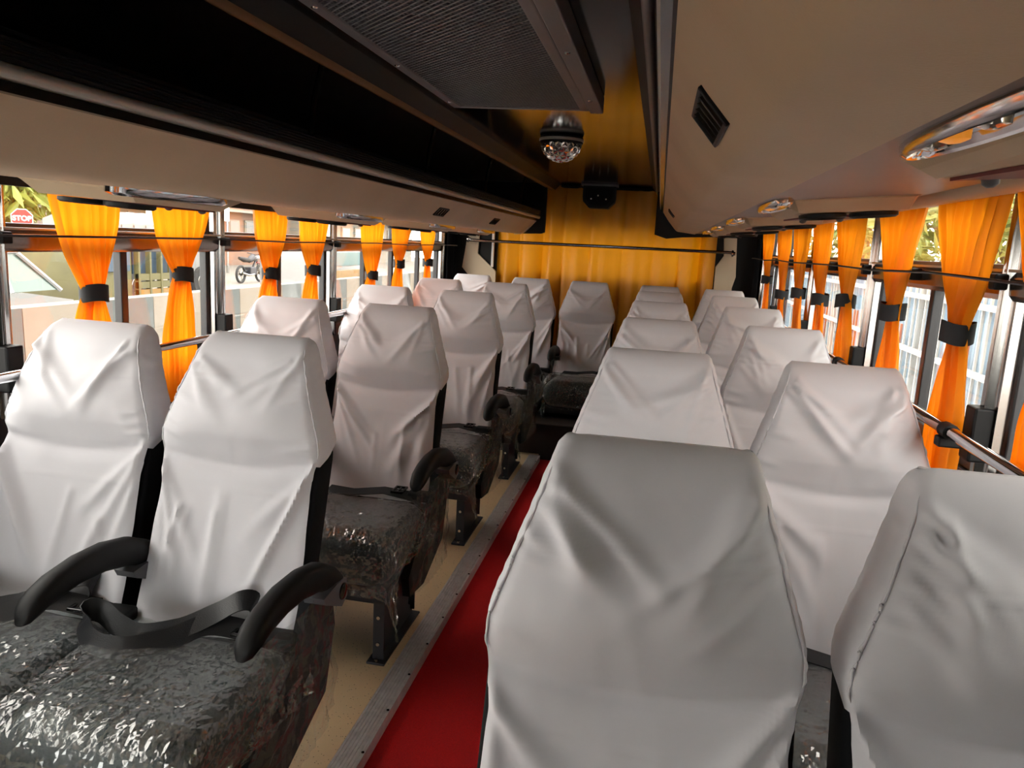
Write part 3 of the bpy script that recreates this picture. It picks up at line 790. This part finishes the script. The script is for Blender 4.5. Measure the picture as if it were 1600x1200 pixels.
def rnd_edge(s, e, r):
    if s < e-r: return s, 0.0
    a = (s-(e-r))/r
    if a < PI/2: return e-r+r*math.sin(a), r*(1-math.cos(a))
    return e, r+(s-(e-r)-r*PI/2)
def film_mesh(seed, sd):
    """crinkled clear film draped over the cushion; sd = aisle side"""
    NU, NV = 84, 72; m = MB(); rs = random.Random(seed); o = rs.uniform(0, 90)
    for j in range(NV+1):
        b_ = j/NV*.625                                  # arc length from the back to the front hem
        yy, dr = rnd_edge(b_, .458, .075); y = -.165-yy
        for i in range(NU+1):
            a = -.214+i/NU*(.214+.345)                      # inner side .. aisle side
            if a < 0: xx, dx = rnd_edge(-a, .211, .03); xx = -xx
            else: xx, dx = rnd_edge(a, .220, .04)
            hang = max(0, dx-.03); fro = max(0, dr-.05)
            z = .450-.02*max(0, 1-b_/.2)-dr*.95-dx*.9
            q = noise.turbulence((a*13+o, b_*13, o), 4, True)
            q2 = noise.noise((a*30+o, b_*11, 5)); q3 = noise.noise((a*9+o, b_*26, 9))
            rid = (1-abs(q2))**5*.8+(1-abs(q3))**5*.6
            amp = .009+.03*min(1, hang*6)+.016*min(1, fro*6)
            out = amp*(q*.5+rid*.5)
            nx = (1 if a > 0 else -.2)*min(1, hang*14); ny = -min(1, fro*14); nz = max(.15, 1-abs(nx)-abs(ny))
            flare = 1.8*hang*fro
            z = max(.14, z)
            ja, jb, jc = (rs.uniform(-1, 1)*(.0009+.0008*min(1, fro*10+.2)) for _ in range(3))
            m.v.append((sd*(xx+out*nx+flare*.5)+ja*1.2, y+out*ny-flare*.3+jb*1.2, z+out*nz+jc*(.5+1.2*max(0, noise.noise((a*8+o, b_*8, 2))))))
    n = NU+1
    for j in range(NV):
        for i in range(NU): q0, q1, q2_, q3_ = j*n+i, j*n+i+1, j*n+n+i+1, j*n+n+i; m.f += [(q0, q1, q2_), (q0, q2_, q3_)] if (i+j) % 2 else [(q0, q1, q3_), (q1, q2_, q3_)]
    return m.mesh('plastic_wrap', 'film', None)
def side_film_mesh(seed, sd):
    """clear bag hanging over the recliner beside the cushion, below the armrest"""
    NU, NV = 26, 30; m = MB(); o = seed*3.7
    for j in range(NV+1):
        t = j/NV; z = .545-.33*t
        for i in range(NU+1):
            u = i/NU; y = -.46+.40*u-.06*t*(1-u)+.05*math.sin(t*3)*(1-u)
            q = noise.noise((u*6+o, t*5, o)); rid = (1-abs(noise.noise((u*14+o, t*4, 3))))**3
            m.v.append((sd*(.236+.030*math.sin(PI*u)*(.4+.6*t)+.010*q+.010*rid), y+.012*q, z))
    n = NU+1
    for j in range(NV):
        for i in range(NU): q0, q1, q2_, q3_ = j*n+i, j*n+i+1, j*n+n+i+1, j*n+n+i; m.f += [(q0, q1, q2_), (q0, q2_, q3_)] if (i+j) % 2 else [(q0, q1, q3_), (q1, q2_, q3_)]
    return m.mesh('recliner_wrap', 'film_side', None)

def arm_mesh(sd, X):
    m = MB(); K = 16; path = [(-.085, .535, .026), (-.12, .560, .031), (-.18, .588, .032), (-.26, .606, .031), (-.34, .610, .029), (-.41, .602, .027), (-.45, .590, .025), (-.475, .578, .020), (-.487, .568, .010)]
    for i, (y, z, r) in enumerate(path):
        for k in range(K):
            a = 2*PI*k/K; c_, s_ = math.cos(a), math.sin(a)
            m.v.append((X*sd+.026*min(1, r/.024)*math.copysign(abs(c_)**.7, c_), y+.25*r*s_, z+r*math.copysign(abs(s_)**.8, s_)))
    for i in range(len(path)-1):
        for k in range(K): m.f.append((i*K+k, i*K+(k+1) % K, i*K+K+(k+1) % K, i*K+K+k))
    m.f += [tuple(range(K))[::-1], tuple((len(path)-1)*K+k for k in range(K))]
    return m.mesh('armrest', 'black_plastic', 60)
def arm_cap_mesh(sd, X):
    m = MB()
    m.prism([(-.075, .545), (-.07, .50), (-.10, .485), (-.19, .530), (-.20, .548), (-.13, .553)], 'x', min(sd*(X-.02), sd*(X+.030)), max(sd*(X-.02), sd*(X+.030)))
    return m.mesh('arm_bracket', 'grey_plastic')
def bolt_mesh(sd, X):
    h = sd
    return MB().lathe([(.020, h*(X+.028)), (.019, h*(X+.033)), (.010, h*(X+.035))], 18, (0, -.098, .522), 'x').mesh('bolt_cover', 'black_gloss', 40)
def pan_mesh():
    m = MB(); m.box(-.195, .195, -.575, -.12, .212, .262, .008)
    return m.mesh('seat_pan', 'dark_metal')
def recl_mesh(sd):
    m = MB(); a, b_ = sorted((sd*.203, sd*.228))
    m.prism([(-.06, .545), (-.03, .40), (-.08, .25), (-.30, .17), (-.45, .19), (-.47, .26), (-.36, .36), (-.22, .42), (-.16, .54)], 'x', a, b_)
    return m.mesh('recliner_panel', 'black_fabric')
def leg_mesh(sd):
    m = MB(); X = .155*sd
    m.prism([(-.50, .215), (-.22, .215), (-.25, .06), (-.20, .03), (-.20, 0), (-.53, 0), (-.53, .02)], 'x', X-.004*1, X+.004)
    m.box(X-.018, X+.018, -.535, -.528, .0, .215); m.box(X-.018, X+.018, -.224, -.217, .03, .215)
    m.box(X-.03, X+.03, -.56, -.19, 0, .008, .002)
    return m.mesh('leg', 'dark_metal')
def bolt2_mesh(sd):
    m = MB(); X = .155*sd
    for z in (.06, .15): m.lathe([(.006, -.541), (.006, -.535)], 8, (X, 0, z), 'y')
    m.lathe([(.008, .008), (.007, .016)], 8, (X, -.548, 0))
    return m.mesh('leg_bolts', 'chrome')
def belt_mesh(sd, kind):
    m = MB(); s = sd; up_ = .455
    if kind == 0:       # loose strap lying across the cushion with buckle towards the aisle
        P = [((-s*.19, -.20, .40), (0, 1, .4)), ((-s*.15, -.24, .445), (0, 1, .3)), ((-s*.05, -.27, up_), (0, 1, .2)), ((s*.06, -.25, up_+.012), (0, 1, .2)), ((s*.15, -.23, .45), (0, 1, .3)), ((s*.20, -.19, .40), (0, 1, .4))]
        m.ribbon(P, .046, .003)
    else:
        # long strap: out of the seat corner, loops forward over the cushion and folds back
        pts = [(s*.19, -.200, .432), (s*.11, -.225, .462), (s*.03, -.250, .478), (s*-.03, -.300, .462), (s*-.10, -.345, .455), (s*-.17, -.350, .458), (s*-.215, -.325, .478), (s*-.222, -.300, .500),
               (s*-.20, -.285, .492), (s*-.15, -.30, .475), (s*-.09, -.31, .468), (s*-.02, -.275, .475), (s*.04, -.235, .500), (s*.085, -.215, .525), (s*.11, -.20, .520), (s*.10, -.195, .490), (s*.05, -.205, .47)]
        # Catmull-Rom
        Q = []
        for i in range(len(pts)-1):
            p0, p1, p2, p3 = [Vector(pts[max(0, min(len(pts)-1, i+d))]) for d in (-1, 0, 1, 2)]
            for k in range(5):
                t = k/5; Q.append(.5*((2*p1)+(p2-p0)*t+(2*p0-5*p1+4*p2-p3)*t*t+(3*p1-p0-3*p2+p3)*t**3))
        Q.append(Vector(pts[-1]))
        m.ribbon([(q, (0, .55, 1) if i > 20 and i < 55 else (0, .8, .75)) for i, q in enumerate(Q)], .046, .003)
    return m.mesh('seat_belt', 'belt', 40)
def buckle_mesh(sd):
    m = MB(); s = sd
    a, b_ = sorted((s*.135, s*.215)); m.box(a, b_, -.235, -.185, .430, .462, .008)
    return m.mesh('buckle', 'black_plastic', 40)
def tongue_mesh(sd):
    m = MB(); s = sd; a, b_ = sorted((s*.085, s*.128)); 
    m.box(a, b_, -.258, -.249, .462, .470, .002); m.box(a, b_, -.20, -.191, .462, .470, .002); m.box(a, a+.008, -.258, -.191, .462, .470, .002); m.box(b_-.008, b_, -.258, -.191, .462, .470, .002)
    m.box((a+b_)/2-.003, (a+b_)/2+.003, -.25, -.2, .463, .469)
    return m.mesh('buckle_tongue', 'black_gloss')

PM = {'back': back_mesh(), 'cushion': cushion_mesh(), 'pan': pan_mesh()}
for sd in (-1, 1):
    PM['film', sd] = [film_mesh(3+sd, sd), film_mesh(11+sd, sd), film_mesh(23+sd, sd)]
    PM['sfilm', sd] = side_film_mesh(2, sd)
    PM['recl', sd] = recl_mesh(sd); PM['leg', sd] = leg_mesh(sd); PM['lbolt', sd] = bolt2_mesh(sd)
    for X in (.215, .245):
        PM['arm', sd, X] = arm_mesh(sd, X); PM['cap', sd, X] = arm_cap_mesh(sd, X); PM['bolt', sd, X] = bolt_mesh(sd, X)
    PM['belt0', sd] = belt_mesh(sd, 0); PM['belt1', sd] = belt_mesh(sd, 1); PM['buckle', sd] = buckle_mesh(sd); PM['tongue', sd] = tongue_mesh(sd)

def seat(x_, y, sd, aisle, label, group, seed, style=0, arm=True, belt=0, leg=True, wrap=True, z0=0.0, lean=0):
    r = tag(empty('bus_seat', (x_, y, z0)), label, 'bus seat', group)
    put('backrest', PM['back'], r)
    put('seat_cover', cover_mesh(seed, style), r)
    put('cushion', PM['cushion'], r); put('seat_pan', PM['pan'], r)
    if wrap: put('plastic_wrap', PM['film', sd if aisle else sd][seed % 3], r)
    if aisle:
        put('recliner_panel', PM['recl', sd], r)
        if wrap: put('recliner_wrap', PM['sfilm', sd], r)
    if arm:
        X = .245 if aisle else .215
        a = put('armrest', PM['arm', sd, X], r); put('arm_bracket', PM['cap', sd, X], a); put('bolt_cover', PM['bolt', sd, X], a)
    if leg:
        s_ = sd if aisle else -sd
        l = put('leg', PM['leg', s_], r); put('leg_bolts', PM['lbolt', s_], l)
    bt = put('seat_belt', PM['belt%d' % belt, sd], r, (0 if aisle else sd*.03, 0, 0))
    put('buckle', PM['buckle', sd], bt); put('buckle_tongue', PM['tongue', sd], bt)
    return r
for k, y in enumerate((1.654, 2.669, 3.684, 4.70)):
    seat(-.925, y, 1, True, 'white-covered aisle seat in the %s row of the left seat pairs' % ORD[k], 'left rows of covered seats', 100+k, 0, True, 1 if k == 0 else 0)
    seat(-1.356, y, 1, False, 'white-covered window seat in the %s row of the left seat pairs' % ORD[k], 'left rows of covered seats', 120+k, 0, True, 1 if k == 0 else 0)
for k, y in enumerate((.965, 1.93, 2.86, 3.85, 4.80)):
    seat(.018, y, -1, True, 'white-covered aisle seat in the %s row of the right seat pairs' % ORD[k], 'right rows of covered seats', 140+k, 1, False)
    seat(.462, y, -1, False, 'white-covered window seat in the %s row of the right seat pairs' % ORD[k], 'right rows of covered seats', 160+k, 1, False)
for k, (x_, nm) in enumerate(((-1.356, 'far left window seat'), (-.915, 'second seat from the left'), (-.485, 'middle seat facing the aisle'), (.018, 'second seat from the right'), (.462, 'far right window seat'))):
    seat(x_, 5.58, 1 if k < 3 else -1, k in (1,), 'white-covered %s in the rear row' % nm, 'rear row of covered seats', 180+k, k % 2, k == 1, 0, False)

# ------------------------------------------------------------------ outside, left: road, barrier, traffic, houses
RZ = -.55
struct(MB().box(-60, XL-.3, -12, 70, RZ-.1, RZ).build('ground', 'asphalt'), 'pale road surface left of the bus')
struct(MB().box(XR+.3, 40, -12, 70, RZ-.1, RZ).build('ground', 'asphalt'), 'pale ground right of the bus')
ba = tag(empty('road_barrier', (-5.0, 0, RZ)), 'low concrete road barrier painted in grey and cream blocks', 'barrier')
bp = [(-.22, 0), (.22, 0), (.20, .25), (.10, .45), (.09, 1.16), (-.09, 1.16), (-.10, .45), (-.20, .25)]
bms = [MB().prism(bp, 'y', -.40, .40).mesh('barrier_block', mm) for mm in ('block_grey', 'block_white')]
for k in range(36): put('barrier_block', bms[k % 2], ba, (0, 1.6+k*.81, 0))

def wheel(r, w, c, parent, nm='wheel'):
    o = MB().lathe([(r*.55, -w/2), (r*.95, -w/2), (r, -w*.3), (r, w*.3), (r*.95, w/2), (r*.55, w/2)], 24, c, 'x').build(nm, 'tyre', parent, smooth=40)
    MB().lathe([(r*.56, -w*.4), (r*.5, -w*.52), (r*.1, -w*.45), (r*.1, w*.45), (r*.5, w*.52), (r*.56, w*.4)], 18, c, 'x').build('hub', 'steel', o, smooth=40)
car = tag(empty('car', (-8.6, 7.2, RZ)), 'white car behind the road barrier at the left edge', 'car')
cp = [(-2.0, .25), (2.0, .25), (2.08, .55), (1.95, .80), (1.15, .93), (-1.3, .95), (-2.0, .90), (-2.1, .55)]
MB().prism([(a, b) for a, b in cp], 'x', -.85, .85).build('body', 'car_white', car)
gp = [(-1.2, .92), (1.85, .94), (1.30, 1.41), (-.45, 1.41)]
g_ = MB(); g_.add([(-.78, a, b) for a, b in gp[:2]]+[(-.62, a, b) for a, b in gp[2:]]+[(.78, a, b) for a, b in gp[:2]]+[(.62, a, b) for a, b in gp[2:]],
    [(0, 1, 2, 3), (4, 5, 6, 7), (0, 1, 5, 4), (1, 2, 6, 5), (2, 3, 7, 6), (3, 0, 4, 7)]); g_.build('cabin_glass', 'car_glass', car)
MB().box(-.64, .64, -.50, 1.34, 1.40, 1.45, .02).build('roof', 'car_white', car)
for y, y2 in ((-1.1, -.45), (.35, .35), (1.0, .95), (1.8, 1.28)): MB().tube([(.79, y, .93), (.64, y2, 1.41)], .03, 6).build('roof_pillar', 'car_white', car)
MB().box(.80, .95, -.95, -.75, .92, 1.04, .03).build('mirror', 'car_white', car)
for x_ in (-.80, .80):
    for y in (-1.3, 1.3): wheel(.32, .2, (x_, y, .32), car)

tk = tag(empty('pickup_truck', (-8.5, 10.6, RZ)), 'olive pickup truck with yellow side boards and blue window', 'truck')
MB().box(-.75, .75, -1.0, .75, .45, .62).build('chassis', 'truck_olive', tk)
MB().box(-.75, .70, -.95, -.15, .6, 1.75, .05).build('cab', 'truck_olive', tk)
MB().box(.69, .73, -.80, -.25, 1.15, 1.60).build('cab_window', 'truck_blue', tk)
for k in range(4): MB().box(.70, .75, -.1, .75, .64+k*.12, .74+k*.12).build('side_board', 'truck_yellow' if k == 1 else 'truck_olive', tk)
for k in range(4): MB().box(.68, .76, -.1+k*.27, -.06+k*.27, .6, 1.70).build('stake', 'truck_olive', tk)
MB().box(-.7, .66, -.1, .75, 1.1, 1.55).build('cargo', 'truck_blue', tk)
for x_ in (-.66, .66):
    for y in (-.6, .45): wheel(.3, .18, (x_, y, .3), tk)

wt = tag(empty('cargo_truck', (-12.95, 17.3, RZ)), 'cargo truck covered with a pale tarpaulin', 'truck')
MB().box(-.95, .95, -1.7, 1.0, .55, .75).build('chassis', 'tyre', wt)
tp = MB(); N1, N2 = 24, 20
prof = [(.97, .7)]+[(.97, .7+1.15*k/10) for k in range(1, 11)]+[(.95-.95*k/6, 1.85+.25*math.sin(k/6*PI/2)) for k in range(1, 7)]
prof = prof+[(-a, b) for a, b in prof[::-1][1:]]
for i in range(31):
    y = -1.7+2.7*i/30
    for j, (a, b) in enumerate(prof):
        rib = .03*abs(math.sin(i*PI/6)); tp.v.append((a-math.copysign(rib*min(1, abs(a)), a), y, b-(rib if b > 1.8 else 0)))
n = len(prof)
for i in range(30):
    for j in range(n-1): tp.f.append((i*n+j, i*n+j+1, i*n+n+j+1, i*n+n+j))
tp.f += [tuple(range(n)), tuple(30*n+j for j in range(n))]
tp.build('tarpaulin', 'tarpaulin', wt, smooth=50)
for k in range(7): MB().tube([(.985, -1.6+k*.42, .65), (.985, -1.6+k*.42, 1.8)], .012, 6).build('rope', 'block_grey', wt)
MB().box(-.9, .9, 1.1, 2.1, .5, 1.9, .12, 3).build('cab', 'car_white', wt)
MB().box(.89, .92, 1.3, 1.85, 1.2, 1.7, .01).build('cab_window', 'car_glass', wt)
MB().box(.9, 1.1, 1.98, 2.08, 1.25, 1.6, .02).build('mirror', 'tyre', wt)
for x_ in (-.85, .85):
    for y in (-1.1, 1.55): wheel(.4, .24, (x_, y, .4), wt)

mo = tag(empty('motorcycle', (-14.0, 24.9, RZ)), 'parked grey motorcycle seen beside the third left curtain', 'motorcycle')
for y in (-.62, .66):
    o = MB(); K = 28
    for i in range(K):
        a = 2*PI*i/K
        for j in range(8):
            b_ = 2*PI*j/8; rr_ = .27+.045*math.cos(b_); o.v.append((.045*math.sin(b_), y+rr_*math.cos(a), .31+rr_*math.sin(a)))
    for i in range(K):
        for j in range(8): o.f.append((i*8+j, i*8+(j+1) % 8, ((i+1) % K)*8+(j+1) % 8, ((i+1) % K)*8+j))
    w_ = o.build('wheel', 'tyre', mo, smooth=60)
    MB().lathe([(.05, -.06), (.06, 0), (.05, .06)], 12, (0, y, .31), 'x').build('hub', 'steel', w_)
    for k in range(5):
        a = k*2*PI/5; MB().tube([(0, y, .31), (0, y+.25*math.cos(a), .31+.25*math.sin(a))], .014, 6).build('spoke', 'steel', w_)
MB().tube([(0, .66, .31), (0, .52, .62), (0, .42, .92)], .03, 8).build('front_fork', 'steel', mo)
MB().tube([(0, .42, .82), (0, .05, .40), (0, -.3, .42), (0, -.62, .31)], .035, 8).build('frame', 'dark_metal', mo)
MB().tube([(0, .36, .82), (0, .15, .86), (0, -.10, .76)], .1, 12, rs=[.07, .13, .08]).build('fuel_tank', 'dark_metal', mo, smooth=50)
MB().tube([(0, -.08, .78), (0, -.40, .80), (0, -.72, .86)], .08, 10, rs=[.08, .09, .05]).build('seat', 'tyre', mo, smooth=50)
MB().tube([(-.32, .36, 1.02), (0, .42, .95), (.32, .36, 1.02)], .016, 8).build('handlebar', 'dark_metal', mo)
MB().lathe([(.03, .42), (.08, .50), (.085, .54)], 16, (0, 0, .86), 'y').build('headlight', 'chrome', mo)
MB().box(-.13, .13, -.18, .22, .28, .55, .03).build('engine', 'dark_metal', mo)
MB().tube([(.1, .1, .3), (.13, -.3, .28), (.14, -.75, .36)], .035, 8).build('exhaust', 'steel', mo)
MB().tube([(0, .45, .70), (0, .66, .66), (0, .88, .55)], .03, 8).build('mudguard', 'sign_red', mo)

tx = tag(empty('minibus', (-9.6, 21.0, RZ)), 'pale minibus with teal stripe seen past the fifth left curtain', 'minibus')
MB().box(-.9, .9, -1.9, 2.2, .35, 1.5, .1, 3).build('body', 'car_white', tx)
MB().box(.895, .915, -1.7, 2.0, .98, 1.36, .01).build('side_window', 'bus_teal', tx)
MB().box(.895, .915, -1.8, 2.1, .62, .86, .01).build('stripe', 'truck_yellow', tx)
for x_ in (-.85, .85):
    for y in (-1.2, 1.4): wheel(.32, .2, (x_, y, .32), tx)

st = tag(empty('stop_sign', (-13.0, 14.03, RZ)), 'red octagonal stop sign with white letters', 'road sign')
# the sign faces the bus
d = Vector((13.0, -14.03, 0)).normalized(); st.rotation_euler = (0, 0, math.atan2(d.y, d.x)+PI/2)
R8 = .21
oc = lambda r: [(r*math.cos(PI/8+k*PI/4), 1.82+r*math.sin(PI/8+k*PI/4)) for k in range(8)]
MB().prism(oc(R8), 'y', -.01, .01).build('border', 'sign_white', st); MB().prism(oc(R8*.93), 'y', -.014, -.0095).build('face', 'sign_red', st)
MB().tube([(0, .04, 0), (0, .04, 1.98)], .035, 10).build('pole', 'steel', st)
cu = bpy.data.curves.new('lettering', 'FONT'); cu.body = 'STOP'; cu.size = .14; cu.align_x = 'CENTER'; cu.align_y = 'CENTER'; cu.extrude = .002; cu.offset = .004
to = bpy.data.objects.new('lettering', cu); C.objects.link(to)
dg = bpy.context.evaluated_depsgraph_get(); tme = bpy.data.meshes.new_from_object(to.evaluated_get(dg)); bpy.data.objects.remove(to)
tme.materials.clear(); tme.materials.append(M['sign_white'])
put('lettering', tme, st, (0, -.017, 1.82), (PI/2, 0, 0))

def building(nm, x_, y0, y1, h, mm, rows, cols, label, extra=None):
    b = tag(empty(nm, (x_, (y0+y1)/2, RZ)), label, 'building'); w = (y1-y0)/2
    MB().box(-6, 0, -w, w, 0, h).build('wall', mm, b)
    MB().box(-6.1, .25, -w-.1, w+.1, h, h+.25).build('roof_edge', 'build_pale', b)
    for i in range(rows):
        z = .9+i*(h-.6)/max(1, rows)
        for j in range(cols):
            y = -w+(j+.5)*2*w/cols; ww = w/cols*.55
            f = MB().box(-.02, .07, y-ww-.08, y+ww+.08, z-.08, z+1.35).build('window_frame', 'build_pale', b)
            MB().box(.05, .09, y-ww, y+ww, z, z+1.27).build('window_pane', 'window_dark', f)
        MB().box(0, .6, -w, w, z+1.7, z+1.82).build('ledge', 'build_pale', b)
    return b
building('house', -18.5, 17.0, 22.5, 5.5, 'build_tan', 2, 4, 'tan building behind the cargo truck')
building('house', -19.5, 23.0, 31.0, 7.5, 'build_cream', 3, 6, 'cream building behind the motorcycle')
building('house', -21.0, 32.0, 41.0, 8.0, 'build_pink', 3, 6, 'pinkish building further down the street')
building('house', -19.0, 42.0, 58.0, 9.0, 'build_pale', 3, 8, 'pale building at the end of the street')
bb = tag(empty('shop_banner', (-17.6, 27.0, RZ)), 'white shop banner on posts in front of the cream building', 'banner')
MB().box(-.05, .05, -2.6, 2.6, 2.1, 3.0, .02).build('panel', 'sign_white', bb)
for y in (-2.5, 2.5): MB().tube([(0, y, 0), (0, y, 2.2)], .05, 8).build('post', 'steel', bb)
for k in range(3): MB().box(.051, .06, -2.2+k*1.6, -1.0+k*1.6, 2.4, 2.7).build('red_patch', 'sign_red', bb)

def tree(x_, y, h, r, mm, n, seed, label, group=None, lsz=.16, base=0.0):
    rs = random.Random(seed); t = tag(empty('tree', (x_, y, RZ)), label, 'tree', group)
    MB().tube([(0, 0, 0), (.05, .03, h*.4), (-.04, .05, h*.8)], .12, 8, rs=[.12, .09, .05]).build('trunk', 'bark', t, smooth=50)
    br = MB()
    for k in range(8):
        a = rs.uniform(0, 2*PI); z = h*rs.uniform(.4, .75); br.tube([(0, 0, z), (math.cos(a)*r*.4, math.sin(a)*r*.4, z+.25*r), (math.cos(a)*r*.75, math.sin(a)*r*.75, z+.35*r)], .03, 6, rs=[.05, .03, .015])
    br.build('branches', 'bark', t)
    m = MB()
    for k in range(n):
        while True:
            p_ = Vector((rs.uniform(-1, 1), rs.uniform(-1, 1), rs.uniform(-1, 1)))
            if .25 < p_.length < 1: break
        c_ = Vector((p_.x*r, p_.y*r, h*.72+p_.z*(h*.5 if base == 0 else h*base)))
        d_ = Vector((rs.gauss(0, 1), rs.gauss(0, 1), rs.gauss(-.4, .8))).normalized(); q = d_.cross(Vector((rs.gauss(0, 1), rs.gauss(0, 1), rs.gauss(0, 1)))).normalized()
        l_ = lsz*rs.uniform(.7, 1.4); w_ = l_*.16; nn = d_.cross(q)*(w_*.3)
        m.add([c_, c_+d_*l_*.5+q*w_+nn, c_+d_*l_, c_+d_*l_*.5-q*w_+nn], [(0, 1, 2), (0, 2, 3)])
    lf = m.build('leaves', mm, t); lf['kind'] = 'stuff'
tree(-16.5, 16.2, 4.8, 2.0, 'leaf_green', 3600, 1, 'leafy green tree behind the stop sign', None, .5, .5)
# ------------------------------------------------------------------ outside, right: fence and trees
fe = tag(empty('blue_fence', (2.7, 8, RZ)), 'pale blue sheet metal fence with white bars in front', 'fence')
pm = MB()
pf = []
for k in range(25):
    y = -.5+k/24; pf.append((.02*(1 if (k//2) % 2 else -1), y))
pme = MB().prism(thick(pf, .004), 'z', .2, 1.72).mesh('sheet_panel', 'fence_blue')
for k in range(22): put('sheet_panel', pme, fe, (0, -9+k*1.01, 0))
pk = MB().box(-.012, .012, -.009, .009, .15, 1.85, .004).mesh('picket', 'fence_white')
po = MB().box(-.012, .012, -.015, .015, .15, 1.25, .004).mesh('picket', 'fence_orange')
for k in range(90): put('picket', po if k % 11 in (3, 4) else pk, fe, (-.10, -9+k*.17+(.03 if k % 2 else 0), 0))
for z in (.35, 1.0, 1.55):
    MB().box(-.14, -.09, -9.2, 13.0, z, z+.045).build('cross_bar', 'fence_white', fe)
for k in range(12): MB().box(-.05, .0, -9+k*1.9, -8.93+k*1.9, 0, 1.9).build('post', 'fence_white', fe)
for k, (x_, y, h, r, mm) in enumerate(((4.8, 5.2, 4.2, 1.7, 'leaf_yellow'), (5.2, 8.6, 4.8, 2.0, 'leaf_green'), (5.0, 12.5, 4.6, 2.1, 'leaf_yellow'), (5.6, 17, 5.2, 2.4, 'leaf_green'), (5.4, 22.5, 5.4, 2.6, 'leaf_yellow'), (4.6, 2.0, 4.0, 1.7, 'leaf_green'))):
    tree(x_, y, h, r, mm, 2600, 50+k, '%s tree behind the blue fence, %s' % ('yellow-green' if 'yellow' in mm else 'green', ['beside the second right curtain', 'beside the third right curtain', 'beside the fifth right curtain', 'far down the fence', 'farthest along the fence', 'at the picture edge'][k]), 'trees behind the fence', .3)
